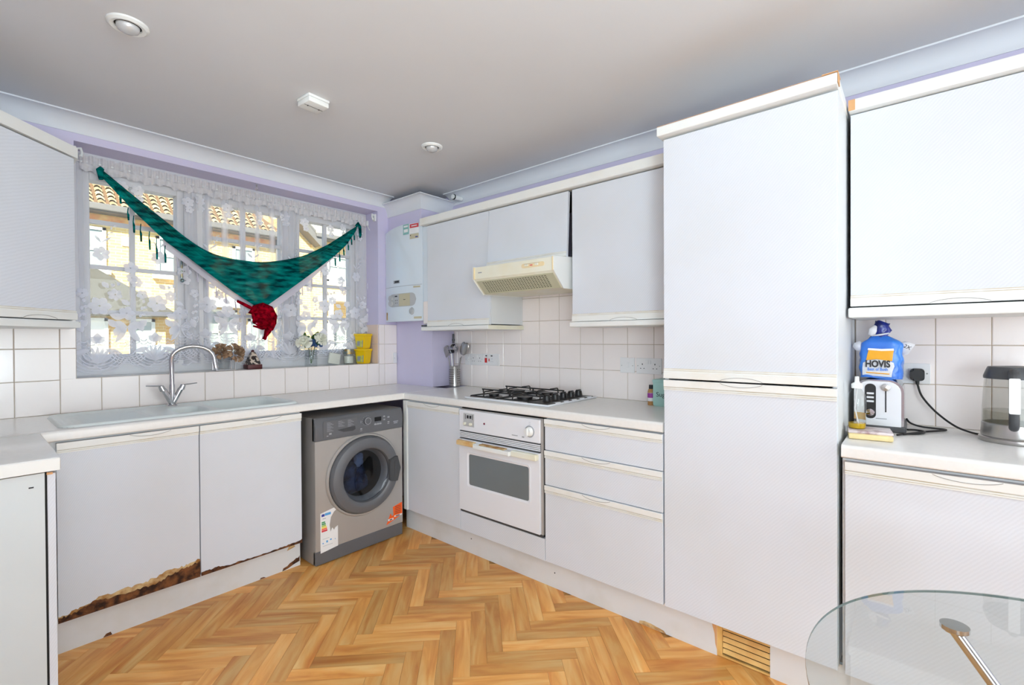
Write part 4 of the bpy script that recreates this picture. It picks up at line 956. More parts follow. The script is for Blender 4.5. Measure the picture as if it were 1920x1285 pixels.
st = MB(FS).prism([(-.765, .073), (-.644, .112), (-.644, .192), (-.715, .176), (-.711, .124), (-.722, .118), (-.734, .140), (-.752, .100)], .0003, .0012).done('orange_sticker', 'or_ink', wm)
bits(st, FS, [('paper', -.752, -.712, .094, .106), ('paper', -.706, -.646, .108, .118)])
bits(st, FS, [('ink', -.700+.0*k, -.655, .128+.011*k, .131+.011*k) for k in range(5)])
MB(FS).box(-.742, -.722, .0965, .1025, .0018, .0022).box(-.694, -.664, .110, .1155, .0018, .0022).done('print', 'ink', st)

# ------------------------------------------------------------ hob
hb = thing('gas_hob', 'white four-burner gas hob with black pan supports set in the worktop', 'hob', (-.28, -1.43, ZW))
hx0_, hx1_, hy0_, hy1_ = -.532, -.035, -1.745, -1.118
MB().box(hx0_, hx1_, hy0_, hy1_, ZW+.0005, ZW+.010, .004).done('hob_plate', 'enamel', hb, smooth=True)
burn = [(-.415, -1.255, .030), (-.165, -1.245, .036), (-.415, -1.495, .044), (-.165, -1.470, .034)]
for x, y, r in burn:
    bn = MB().lathe([(r+.022, .010), (r+.020, .012), (r, .013), (r, .020), (r+.003, .022), (r+.003, .026), (0, .028)], 28, (x, y, ZW)).done('burner', 'black', hb, smooth=True)
def sup(y0, y1):
    g = MB(); z0 = ZW+.015; z1 = ZW+.045; x0, x1 = -.508, -.062; r = .0042
    g.tube([(x0, y0, z0), (x1, y0, z0), (x1, y1, z0), (x0, y1, z0), (x0, y0, z0)], r, 8)
    xm = (x0+x1)/2; ym = (y0+y1)/2
    g.tube([(xm, y0, z0), (xm, y1, z0)], r, 8)
    for bx in ((x0+xm)/2, (xm+x1)/2):
        for sx in (-1, 1):
            xe = x0 if (bx < xm and sx < 0) else (x1 if (bx > xm and sx > 0) else xm)
            g.tube([(xe, ym, z0), (xe-sx*.004, ym, z1-.006), (xe-sx*.012, ym, z1), (bx+sx*.028, ym, z1)], r, 8)
        for ye, sy in ((y0, 1), (y1, -1)):
            g.tube([(bx, ye, z0), (bx, ye+sy*.004, z1-.006), (bx, ye+sy*.012, z1), (bx, ym-sy*.028, z1)], r, 8)
    g.tube([(x0, y0, z0), (x0, y0, ZW+.010)], r, 8); g.tube([(x0, y1, z0), (x0, y1, ZW+.010)], r, 8)
    g.done('pan_support', 'black', hb, smooth=True)
sup(-1.150, -1.362); sup(-1.372, -1.590)
MB().box(-.520, -.06, -1.735, -1.600, ZW+.0095, ZW+.014, .002).done('control_strip', 'black', hb)
for i, x in enumerate((-.43, -.35, -.27, -.19, -.11)):
    kb = MB(); kb.lathe([(0, .046), (.019, .045), (.022, .026), (.024, .016), (.026, .014)], 20, (x, -1.663, ZW-.0)); kb.box(x-.022, x+.022, -1.668, -1.658, ZW+.04, ZW+.052, .002); kb.done('knob', 'black', hb, smooth=True)
    MB().box(x-.020, x+.020, -1.742, -1.722, ZW+.0095, ZW+.0148, .001).done('knob_mark', 'enamel', hb)

# ------------------------------------------------------------ cooker hood
hd_ = thing('cooker_hood', 'yellowed cream cooker hood over the hob with slotted filter', 'cooker hood', (-.25, -1.45, 1.53))
hyA, hyB = -1.150, -1.757
P = [(-.02, 1.545), (-.395, 1.535), (-.474, 1.612), (-.482, 1.622), (-.482, 1.692), (-.33, 1.705), (-.02, 1.705)]
def extr_y(mb, P, y0, y1):
    A = [mb.v((a, y0, b)) for a, b in P]; B = [mb.v((a, y1, b)) for a, b in P]; n = len(P); mb.bm.faces.new(A); mb.bm.faces.new(B[::-1])
    for i in range(n): mb.bm.faces.new((A[i], B[i], B[(i+1) % n], A[(i+1) % n]))
    return mb
extr_y(MB(), P, hyB+.006, hyA-.006).done('body', 'aged', hd_)
for y0, y1, m_ in ((hyB, hyB+.006, 'trim_white'), (hyA-.006, hyA, 'trim_white')):
    P2 = [(-.02, 1.540), (-.398, 1.530), (-.478, 1.608), (-.487, 1.620), (-.487, 1.695), (-.33, 1.708), (-.02, 1.708)]
    extr_y(MB(), P2, y0, y1).done('side_panel', m_, hd_)
# coloured edge bands
for y0, y1 in ((hyB+.006, hyB+.014), (hyA-.014, hyA-.006)):
    MB().box(-.4885, -.480, y0, y1, 1.620, 1.693, .001).done('edge_band', 'edge_tan', hd_)
ang = math.atan2(1.612-1.535, -.474+.395)
Fs = Matrix.Translation((-.474, 0, 1.612)) @ Matrix(((0, (-.395+.474)/.1103, -.698, 0), (-1, 0, 0, 0), (0, (1.535-1.612)/.1103, -.716, 0), (0, 0, 0, 1)))
MB(Fs).box(1.170, 1.738, .004, .108, 0, .003).done('filter_panel', 'filter', hd_)
sl_ = MB(Fs)
for i in range(25):
    for j in range(8): sl_.box(1.212+i*.0193, 1.212+i*.0193+.012, .014+j*.0108, .014+j*.0108+.0042, .003, .0036)
sl_.done('filter_slots', 'hole', hd_, kind='stuff')
FH = frame_x(-.482, 0, 0)
sw = MB(FH).prism(rrect(1.533, 1.690, 1.650, 1.674, .011), 0, .004, .001).done('switch_plate', 'edge_tan', hd_)
for u in (1.560, 1.630): MB(FH).box(u, u+.022, 1.657, 1.668, .004, .010, .001).done('slider', 'aged', sw)
MB(FH).box(1.55, 1.66, 1.6695, 1.671, .004, .0045).done('print', 'ink_grey', sw); MB(FH).box(1.593, 1.612, 1.659, 1.664, .004, .0045).done('print', 'red_ink', sw)
MB(FH).box(1.192, 1.222, 1.655, 1.661, 0, .0006).done('nameplate', 'ink_grey', hd_)

# ------------------------------------------------------------ wall cabinets
def wallcab(label, y0, y1, z0, z1, xf, pelmet=True, end=None, rp='bottom', y0d=None):
    t = thing('wall_cabinet', label, 'wall cabinet', (-.16, (y0+y1)/2, z0))
    carcass_x(t, y0, y1, z0+.004, z1-.002, xf+.0195, -.008)
    door_x(t, (y0d or y0), y1, z0, z1, xf, rail_pos=rp)
    return t
wa = wallcab('white wall cabinet between the boiler and the cooker hood', -.547, -1.149, 1.350, 2.070, -.340, y0d=-.540)
MB().box(-.364, -.008, -1.158, -.492, 1.3195, 1.3475, .006).done('pelmet', 'trim_white', wa)
MB().box(-.360, -.010, -1.1598, -1.1578, 1.3205, 1.3465).done('pelmet_end', 'aged', wa)
MB().box(-.345, -.30, -.535, -.475, 1.350, 1.362).done('hinge_bar', 'graphite_dark', wa)
wc = wallcab('white wall cabinet between the cooker hood and the tall unit', -1.772, -2.390, 1.350, 2.070, -.340)
MB().box(-.364, -.008, -2.391, -1.768, 1.3195, 1.3475, .006).done('pelmet', 'trim_white', wc)
# hood cabinet with tilted flap
hc = thing('hood_cabinet', 'short white cabinet with a tilted lift-up flap above the cooker hood', 'wall cabinet', (-.16, -1.45, 1.71))
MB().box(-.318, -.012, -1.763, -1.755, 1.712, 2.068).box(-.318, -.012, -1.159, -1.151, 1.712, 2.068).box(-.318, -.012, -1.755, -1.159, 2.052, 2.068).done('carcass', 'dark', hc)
th_ = math.atan2(.022, .362)
Ff = Matrix.Translation((-.3395, -1.1515, 2.070)) @ Matrix.Rotation(th_, 4, 'Y') 
fl = MB(Ff).box(0, .019, -.598, 0, -.362, 0, .0015).done('flap', 'door', hc)
rail(fl, Ff @ frame_x(0, 0, -.362), .598, .030, None, False)
tag(recenter(MB().box(-.372, -.006, -2.391, -.492, 2.076, 2.1264, .005).done('cabinet_cornice', 'cream')), 'long cream cornice strip on top of the wall cabinets left of tall unit', 'cornice')
# right wall cabinets
wr = wallcab('white wall cabinet above the toaster right of the tall unit', -3.012, -3.610, 1.372, 2.090, -.3345)
MB().box(-.362, -.008, -3.612, -3.008, 1.329, 1.3665, .006).done('pelmet', 'trim_white', wr)
wr2 = wallcab('white wall cabinet furthest right along the cooker wall', -3.614, -4.21, 1.372, 2.090, -.3345)
MB().box(-.362, -.008, -4.21, -3.614, 1.329, 1.3665, .006).done('pelmet', 'trim_white', wr2)
cs = MB().box(-.366, -.006, -4.22, -3.010, 2.094, 2.137, .004).done('cabinet_cornice', 'trim_white'); recenter(cs); tag(cs, 'white cornice strip on the wall cabinets right of tall unit', 'cornice')
MB().box(-.3675, -.3655, -3.030, -3.0095, 2.096, 2.135).done('end_cap', 'tan_edge', cs)

# diagonal corner wall cabinet on the left
lc = thing('corner_wall_cabinet', 'white diagonal corner wall cabinet left of the window', 'wall cabinet', (-2.55, -.3, 1.35))
foot = [(XL+.004, -.004), (-2.190, -.004), (-2.190, -.325), (-2.505, -.640), (XL+.004, -.640)]
MB().prism(foot, 1.352, 2.072).done('carcass', 'white_board', lc)
Fd = Matrix.Translation((-2.497, -.645, 0)) @ Matrix(((.7071, 0, .7071, 0), (.7071, 0, -.7071, 0), (0, 1, 0, 0), (0, 0, 0, 1)))
dd = MB(Fd).box(.004, .424, 1.352, 2.070, .0, .019, .0015).done('door', 'door', lc)
rail(dd, Fd @ Matrix.Translation((.004, 1.352, .019)), .42, .042, .24, False)
def off(pts, d): return pts
MB().prism([(XL+.004, -.004), (-2.170, -.004), (-2.170, -.350), (-2.478, -.672), (XL+.004, -.672)], 2.076, 2.1264, .005).done('cornice_strip', 'cream', lc)
MB().prism([(XL+.004, -.004), (-2.168, -.004), (-2.168, -.345), (-2.478, -.665), (XL+.004, -.665)], 1.318, 1.3475, .005).done('pelmet', 'trim_white', lc)
MB().box(-2.1695, -2.1665, -.34, -.012, 1.320, 1.345).done('pelmet_end', 'aged', lc)

# ------------------------------------------------------------ boiler
bo = thing('boiler', 'pale blue-white combi boiler on the chase beside the window', 'boiler', (-.31, -.24, 1.40))
by0, by1, bz0, bz1 = -.004, -.462, 1.396, 2.072
mb = MB(); n = 14; F_, K_ = [], []
def bx(t): return -.296-.012-.034*math.sin(PI*(.12+.76*t))
def bzt(t): return bz1+.052*math.sin(PI*min(1, .15+.62*t))
A, B, A2, B2 = [], [], [], []
for i in range(n+1):
    t = i/n; y = by0+(by1-by0)*t
    A.append(mb.v((bx(t), y, bz0))); B.append(mb.v((bx(t), y, bzt(t)))); A2.append(mb.v((-.2965, y, bz0))); B2.append(mb.v((-.2965, y, bzt(t))))
for i in range(n):
    mb.bm.faces.new((A[i], A[i+1], B[i+1], B[i])); mb.bm.faces.new((B[i], B[i+1], B2[i+1], B2[i])); mb.bm.faces.new((A[i], A2[i], A2[i+1], A[i+1]))
mb.bm.faces.new((A[0], B[0], B2[0], A2[0])); mb.bm.faces.new((A[n], A2[n], B2[n], B[n]))
mb.done('casing', 'boiler', bo, smooth=True)
MB().box(-.318, -.225, -.520, -.464, 1.42, 2.08, .004).done('side_casing', 'boiler', bo); MB().box(-.322, -.23, -.534, -.466, 1.37, 1.535, .006).done('side_cover', 'tile', bo)
def on_boil(u0, u1, z0, z1, m, name, parent=bo, e=.0008, shape=None):
    mb = MB(); k = 24; r = []
    for i in range(k+1):
        y = u0+(u1-u0)*i/k; t = (by0-y)/(by0-by1); x = bx(t)-e
        h = 0
        if shape == 'pill':
            R = (z1-z0)/2; q = min(1, min(i, k-i)/k*abs(u1-u0)/R); h = R*(1-math.sqrt(max(0, 1-(1-q)**2)))*.98
        r.append((mb.v((x, y, z0+h)), mb.v((x, y, z1-h))))
    for i in range(k): mb.bm.faces.new((r[i][0], r[i+1][0], r[i+1][1], r[i][1]))
    for a in list(mb.bm.verts): pass
    return mb.done(name, m, parent)
on_boil(-.008, -.458, 1.6615, 1.6645, 'ink_grey', 'seam')
on_boil(-.062, -.400, 1.508, 1.608, 'boiler_panel', 'control_panel', e=.0016, shape='pill')
on_boil(-.205, -.335, 1.512, 1.604, 'beige', 'panel_label', e=.0024)
for zc in (1.577, 1.537): 
    MB(frame_x(bx(.26)-.001, 0, 0)).lathe([(0, .012), (.022, .011), (.025, 0)], 20, (.096, zc, 0)).done('knob', 'boiler_panel', bo, smooth=True)
MB(frame_x(bx(.76)-.0005, 0, 0)).lathe([(0, .006), (.024, .006), (.028, 0)], 24, (.352, 1.470, 0)).box(.346, .358, 1.455, 1.485, .006, .009, .001).done('pressure_gauge', 'boiler_panel', bo, smooth=True)
on_boil(-.150, -.185, 1.586, 1.594, 'ink', 'indicator', e=.003); 
for y_ in (-.155, -.178):
    for z_ in (1.535, 1.555): on_boil(y_, y_-.008, z_, z_+.006, 'ink', 'indicator', e=.003)
on_boil(-.262, -.285, 1.558, 1.562, 'ink', 'print', e=.003)
on_boil(-.130, -.215, 1.688, 1.712, 'ink_grey', 'nameplate', e=.001)
on_boil(-.148, -.205, 1.693, 1.708, 'ink', 'print', e=.0016)
on_boil(-.262, -.328, 2.045, 2.122, 'teal_ink', 'sticker', e=.001); on_boil(-.272, -.318, 2.062, 2.085, 'paper', 'print', e=.0016); on_boil(-.272, -.318, 2.10, 2.112, 'paper', 'print', e=.0016)
on_boil(-.335, -.430, 2.045, 2.118, 'paper', 'sticker', e=.001); on_boil(-.338, -.428, 2.086, 2.115, 'red_ink', 'print', e=.0016); on_boil(-.355, -.412, 2.097, 2.104, 'paper', 'print', e=.0022)
on_boil(-.337, -.428, 2.005, 2.042, 'beige', 'sticker', e=.001); on_boil(-.395, -.420, 2.012, 2.020, 'blue_ink', 'print', e=.0018); on_boil(-.342, -.350, 2.028, 2.036, 'ink', 'print', e=.0018)
on_boil(-.012, -.034, 1.410, 1.47, 'rust_cream', 'sticker', e=.001); on_boil(-.375, -.452, 1.412, 1.428, 'beige', 'sticker', e=.001); on_boil(-.37, -.44, 1.642, 1.655, 'beige', 'sticker', e=.001)
tag(recenter(MB().tube([(-.03, -.47, 1.19), (-.03, -.47, 1.30)], .008, 10).tube([(-.03, -.47, 1.245), (-.03, -.47, 1.26)], .011, 10).done('pipe', 'graphite_dark', smooth=True)), 'short dark pipe below the wall cabinet beside the chase', 'pipe')
tag(recenter(MB().box(-.2217, -.2187, -.4505, -.4475, .902, 1.395).done('corner_bead', 'lilac')), 'thin painted corner bead down the edge of the pipe chase', 'corner bead')
o = thing('flue_pipe', 'white flue pipe stub with black rim above the chase in the corner', 'pipe', (-.07, -.54, 2.30))
MB().cyl((-.02, -.56, 2.33), (-.11, -.56, 2.33), .017, 16).done('stub', 'trim_white', o, smooth=True); MB().cyl((-.095, -.56, 2.33), (-.102, -.56, 2.33), .021, 16).done('rim', 'dark', o, smooth=True)

# ------------------------------------------------------------ sockets and switches
def plate(u0, u1, z0, z1, label, kind, group=None, wall='x'):
    fr_ = frame_x(-.006, 0, 0) if wall == 'x' else frame_y(0, -.006, 0)
    base = fr_ @ Vector(((u0+u1)/2, z0, 0))
    t = thing('wall_socket' if kind != 'switch' else 'wall_switch', label, 'socket' if kind != 'switch' else 'switch', base)
    MB(fr_).box(u0, u1, z0, z1, 0, .009, .002).done('faceplate', 'socket', t)
    if kind == 'double':
        for c in (u0+(u1-u0)*.25, u0+(u1-u0)*.75):
            MB(fr_).box(c-.0025, c+.0025, z0+.05, z0+.058, .009, .0095).box(c-.013, c-.007, z0+.028, z0+.032, .009, .0095).box(c+.007, c+.013, z0+.028, z0+.032, .009, .0095).done('pin_holes', 'ink', t)
        for c in (u0+.010, u1-.010): MB(fr_).lathe([(0, .0105), (.003, .0095), (.003, .009)], 8, (c, z0+.045, 0)).done('screw', 'steel', t)
        for c in (u0+(u1-u0)*.45, u0+(u1-u0)*.55): MB(fr_).box(c-.006, c+.006, z0+.055, z0+.076, .009, .0125, .001).done('rocker', 'socket', t)
    elif kind == 'cooker':
        MB(fr_).box(u0+.022, u0+.040, z0+.020, z0+.054, .009, .016, .001).done('rocker', 'red', t); MB(fr_).box(u0+.058, u0+.065, z0+.030, z0+.050, .009, .013, .001).done('rocker', 'red', t)
        MB(fr_).box(u0+.024, u0+.040, z0+.066, z0+.074, .009, .011).box(u0+.078, u0+.094, z0+.066, z0+.074, .009, .011).done('neon', 'ink', t)
        c = u0+.088; MB(fr_).box(c-.002, c+.002, z0+.045, z0+.052, .009, .0095).box(c-.010, c-.005, z0+.026, z0+.030, .009, .0095).box(c+.005, c+.010, z0+.026, z0+.030, .009, .0095).done('pin_holes', 'ink_grey', t)
    else:
        c = (u0+u1)/2; MB(fr_).box(c-.004, c+.012, z0+.030, z0+.062, .009, .013, .001).done('rocker', 'socket', t)
        for q in (u0+.010, u1-.010): MB(fr_).lathe([(0, .0105), (.003, .0095), (.003, .009)], 8, (q, z0+.042, 0)).done('screw', 'steel', t)
    return t
plate(.640, .775, 1.063, 1.148, 'white double socket right of the utensil pot', 'double')
plate(.777, .935, 1.065, 1.150, 'white cooker control plate with red rocker switch', 'cooker')
plate(.585, .636, 1.063, 1.148, 'small white plate just behind the utensil pot', 'switch')
plate(1.889, 1.978, 1.058, 1.146, 'white fused switch plate left of the double socket by the tall unit', 'switch')
plate(1.990, 2.139, 1.057, 1.145, 'white double socket above the teal tin', 'double')
plate(3.118, 3.245, 1.068, 1.150, 'white socket behind toaster holding the black plug', 'switch')
plate(-.262, -.228, 1.068, 1.155, 'narrow white switch on tiles right of the yellow tubs', 'switch', wall='y')
pg = thing('plug', 'black plug with flex in the socket beside the bread bag', 'plug', (-.04, -3.205, 1.08))
MB(frame_x(-.015, 0, 0)).prism(rrect(3.183, 3.227, 1.082, 1.130, .012), 0, .038, .008).done('plug_body', 'rubber', pg, smooth=True)
MB().tube([(-.035, -3.205, 1.084), (-.036, -3.206, 1.066)], [.007, .005], 10).done('strain_relief', 'rubber', pg, smooth=True)
def spl(P, n=8):
    Q = [P[0]]+P+[P[-1]]; out = []
    for i in range(1, len(Q)-2):
        for k in range(n):
            t = k/n; out.append(tuple(.5*((2*Q[i][a])+(-Q[i-1][a]+Q[i+1][a])*t+(2*Q[i-1][a]-5*Q[i][a]+4*Q[i+1][a]-Q[i+2][a])*t*t+(-Q[i-1][a]+3*Q[i][a]-3*Q[i+1][a]+Q[i+2][a])*t**3) for a in (0, 1, 2)))
    out.append(P[-1]); return out
MB().tube(spl([(-.036, -3.206, 1.066), (-.045, -3.22, 1.02), (-.06, -3.26, .965), (-.085, -3.31, .922), (-.11, -3.352, .906), (-.14, -3.385, .9045)]), .0036, 8).done('flex', 'rubber', pg, smooth=True)

# ------------------------------------------------------------ utensil pot
ut = thing('utensil_pot', 'perforated steel utensil pot standing in the worktop corner', 'pot', (-.092, -.552, ZW))
px_, py_ = -.100, -.560
MB().lathe([(0, .002), (.036, .002), (.040, .006), (.040, .150), (.0415, .155), (.038, .155), (.037, .008), (0, .006)], 40, (px_, py_, ZW)).done('pot', 'steel', ut, smooth=True)
hl = MB()
for k in range(22):
    if k in (14, 15): continue
    a = 2*PI*k/22
    for j in range(7):
        F_ = Matrix.Translation((px_, py_, ZW+.030+j*.0165)) @ Matrix.Rotation(a, 4, 'Z'); hl.F = F_; hl.box(.0398, .0404, -.0026, .0026, -.0036, .0036)
hl.done('perforations', 'dark', ut, kind='stuff')
def utensil(name, label, dirx, diry, m, head):
    t = thing(name, label, 'utensil', (px_, py_, ZW+.01), )
    head(t); return t
def stick(t, x0, y0, x1, y1, z1, r=.003, m='steel'):
    MB().tube([(px_+x0, py_+y0, ZW+.012), (px_+x1, py_+y1, z1)], [r, r*1.2], 8).done('handle', m, t, smooth=True)
def ladle(t):
    stick(t, .0, .0, -.004, .004, 1.155); MB(Matrix.Translation((px_-.008, py_+.004, 1.188)) @ Matrix.Rotation(-1.45, 4, 'Y') @ Matrix.Scale(1.15, 4)).lathe([(0.001, -.034), (.014, -.031), (.026, -.021), (.033, -.006), (.034, .004), (.031, .003), (.024, -.016), (.001, -.029)], 24).done('bowl', 'chrome', t, smooth=True)
utensil('ladle', 'round steel ladle bowl upright in the middle of the utensil pot', 0, 0, 0, ladle)
def spoon(t):
    stick(t, .0, -.01, .0, -.075, 1.13); MB(Matrix.Translation((px_-.004, py_-.118, 1.185)) @ Matrix.Rotation(.62, 4, 'X')).ball((0, 0, 0), .033, (.28, .95, 1.6), 16).done('bowl', 'steel', t, smooth=True)
utensil('serving_spoon', 'large oval steel spoon leaning right out of the utensil pot', 0, 0, 0, spoon)
def spoon2(t):
    stick(t, .01, -.005, .02, -.04, 1.12); MB(Matrix.Translation((px_+.022, py_-.066, 1.19)) @ Matrix.Rotation(.35, 4, 'X')).ball((0, 0, 0), .030, (.25, .9, 1.7), 16).done('bowl', 'steel', t, smooth=True)
utensil('slotted_spoon', 'dull steel spoon behind the large oval spoon in the pot', 0, 0, 0, spoon2)
def masher(t):
    stick(t, .0, .02, -.005, .062, 1.12)
    mb = MB(Matrix.Translation((px_-.006, py_+.082, 1.168)) @ Matrix.Rotation(-.45, 4, 'X'))
    for k in range(6): mb.box(-.003, .0, -.024+k*.009, -.019+k*.009, -.04, .035)
    mb.box(-.003, 0, -.024, .026, -.045, -.036).box(-.004, .012, -.024, .026, .028, .036); mb.done('blade', 'steel', t, smooth=False)
utensil('slotted_turner', 'slotted steel turner leaning left in the utensil pot', 0, 0, 0, masher)
def peel(t):
    MB().tube([(px_, py_+.01, ZW+.02), (px_-.005, py_+.032, 1.15)], [.006, .008], 10, flat=.5).done('handle', 'paper', t, smooth=True)
    MB().box(px_-.008, px_+.0, py_+.005, py_+.06, 1.15, 1.178, .003).done('head', 'black', t, smooth=True)
utensil('peeler', 'white handled black headed utensil in the pot beside the chase', 0, 0, 0, peel)

# ------------------------------------------------------------ teal tin and bottle
tt = thing('sugar_tin', 'teal green square tin lettered Sugar beside the tall unit', 'tin', (-.10, -2.20, ZW))
tx = -.150
MB().box(tx, tx+.11, -2.262, -2.148, ZW+.004, 1.028, .004).box(tx+.004, tx+.10, -2.255, -2.155, ZW, ZW+.006).done('body', 'teal_tin', tt, smooth=True)
MB().box(tx-.002, tx+.112, -2.264, -2.146, 1.024, 1.041, .004).done('lid', 'teal_tin', tt, smooth=True)
MB().tube(spl([(tx+.05, -2.185, 1.040), (tx+.05, -2.19, 1.056), (tx+.05, -2.205, 1.064), (tx+.05, -2.22, 1.056), (tx+.05, -2.225, 1.040)]), .003, 8).done('handle', 'steel', tt, smooth=True)
text('lettering', 'Sugar', .034, frame_x(tx-.0008, -2.205, .962), 'ink', tt, .075)
sb_ = thing('spice_bottle', 'small brown sauce bottle with black cap and purple label next to teal tin', 'bottle', (-.11, -2.125, ZW))
cx_, cy_ = -.118, -2.125
MB().lathe([(0, 0), (.017, 0), (.018, .003), (.018, .072), (.014, .084), (.010, .088), (.0, .088)], 24, (cx_, cy_, ZW)).done('bottle', 'spice', sb_, smooth=True)
MB().lathe([(.0, .108), (.011, .108), (.0115, .086), (0, .086)], 20, (cx_, cy_, ZW)).done('cap', 'black', sb_, smooth=True)
MB().lathe([(.0185, .022), (.0187, .066)], 24, (cx_, cy_, ZW)).done('label_band', 'paper', sb_, smooth=True)
MB().lathe([(.019, .040), (.019, .065)], 24, (cx_, cy_, ZW)).done('label_print', 'purple_ink', sb_, smooth=True)

# ------------------------------------------------------------ toaster, bread, kettle, bottle
to = thing('toaster', 'silver two-slice toaster with black controls under the bread bag', 'toaster', (-.16, -3.09, ZW))
tx0, tx1, ty0, ty1 = -.265, -.035, -3.168, -3.018
P = [(0, .018), (.150, .018), (.150, .150)]+[(.150-.045+.045*math.cos(t), .150+.045*math.sin(t)) for t in [k/7*PI/2 for k in range(1, 8)]]+[(.045-.045*math.sin(t), .150+.045*math.cos(t)) for t in [k/7*PI/2 for k in range(0, 8)]]
def extr_x(mb, P, x0, x1, y0, z0):
    A = [mb.v((x0, y0-a, z0+b)) for a, b in P]; B = [mb.v((x1, y0-a, z0+b)) for a, b in P]; n = len(P); mb.bm.faces.new(A); mb.bm.faces.new(B[::-1])
    for i in range(n): mb.bm.faces.new((A[i], B[i], B[(i+1) % n], A[(i+1) % n]))
    return mb
extr_x(MB(), P, tx0+.006, tx1, ty1, ZW).done('body', 'chrome', to, smooth=True)
P2 = [(.008+a*.89, .02+(b-.018)*.96) for a, b in P]
extr_x(MB(), P2, tx0, tx0+.006, ty1, ZW).done('end_panel', 'toaster_face', to, smooth=True)
MB().box(tx0-.002, tx1, ty0-.006, ty1+.004, ZW+.001, ZW+.024, .004).done('base', 'graphite_dark', to)
FT = frame_x(tx0, 0, 0)
MB(FT).prism(rrect(3.052, 3.086, .948, 1.080, .016), 0, .004, .001).done('control_strip', 'black', to, smooth=True)
for k in range(3): MB(FT).box(3.058, 3.080, 1.040-k*.015, 1.047-k*.015, .004, .007, .001).done('button', 'toaster_face', to)
MB(FT).lathe([(0, .014), (.013, .013), (.015, .004), (.016, 0)], 24, (3.069, .972, 0)).done('browning_dial', 'chrome', to, smooth=True)
MB(FT).box(3.113, 3.117, .975, 1.062, .0, .0015).done('lever_slot', 'black', to)
MB(FT).lathe([(0, .020), (.012, .018), (.014, .0)], 20, (3.115, 1.068, 0)).done('lever', 'steel', to, smooth=True)
MB(FT).box(3.085, 3.118, .948, .951, 0, .0006).done('nameplate', 'ink_grey', to)
MB().tube(spl([(-.06, -3.172, .93), (-.07, -3.185, .915), (-.075, -3.22, .905), (-.09, -3.285, .9045), (-.13, -3.27, .9045), (-.20, -3.22, .9045), (-.26, -3.19, .9045), (-.30, -3.165, .9045)]), .0036, 8).done('flex', 'rubber', to, smooth=True)
MB().tube(spl([(-.18, -3.176, .9045), (-.17, -3.20, .9045), (-.19, -3.225, .9045), (-.24, -3.215, .9045), (-.29, -3.17, .9045), (-.33, -3.15, .9045)]), .0036, 8).done('flex', 'rubber', to, smooth=True)

br = thing('bread_bag', 'blue and orange wrapped loaf of sliced bread lying on the toaster', 'bread', (-.15, -3.095, 1.097))
from mathutils import noise
def bagpt(u, v):
    # u around, v up
    z = 1.0965+v*.165
    wv = .064+.006*math.sin(v*PI)-.004*v; dv = .055*(1-.25*v)
    if v > .86: k = (v-.86)/.14; wv *= 1-.62*k; dv *= 1-.55*k; 
    a = 2*PI*u; c, s_ = math.cos(a), math.sin(a); p = .42
    x = -.145+dv*math.copysign(abs(c)**p, c); y = -3.096+wv*math.copysign(abs(s_)**p, s_)
    d = .010*noise.noise(Vector((x*26, y*26, z*34))); return (x-abs(d)*.4, y+d, z+d*.6)
mb = MB(); mb.grid(bagpt, 48, 24); bmesh.ops.remove_doubles(mb.bm, verts=mb.bm.verts, dist=.00005)
lp = [v for v in mb.bm.verts if abs(v.co.z-1.0965) < .004]
mb.done('bag', 'bread', br, smooth='full')
mb = MB(); mb.tube([(-.148, -3.092, 1.252), (-.150, -3.094, 1.266), (-.150, -3.098, 1.285), (-.152, -3.096, 1.303), (-.15, -3.10, 1.314)], [.030, .024, .028, .026, .022], 18, flat=.8); crumple(mb.done('twisted_top', 'bread_dark', br, smooth='full'), .009, 55)
mb = MB(); mb.tube([(-.175, -3.066, 1.264), (-.178, -3.072, 1.285), (-.172, -3.08, 1.30)], [.012, .015, .006], 10, flat=.5); crumple(mb.done('top_flap', 'bag_white', br, smooth='full'), .004, 60)
mb = MB(); mb.tube([(-.178, -3.068, 1.262), (-.184, -3.095, 1.266), (-.178, -3.122, 1.272)], [.004, .006, .004], 8, flat=.6); mb.done('top_flap', 'bag_white', br, smooth='full')
mb = MB(frame_x(-.162, 0, 0)); mb.prism([(3.148, 1.200), (3.150, 1.232), (3.168, 1.241), (3.180, 1.236), (3.199, 1.228), (3.190, 1.212), (3.178, 1.190), (3.160, 1.186)], -.006, .006, .003); crumple(mb.done('corner_fold', 'bag_white', br, smooth='full'), .003, 60)
mb = MB(frame_x(-.162, 0, 0)); mb.prism([(3.045, 1.232), (3.028, 1.240), (3.010, 1.234), (3.006, 1.220), (3.015, 1.204), (3.040, 1.200)], -.006, .006, .003); crumple(mb.done('corner_fold', 'bag_white', br, smooth='full'), .003, 60)
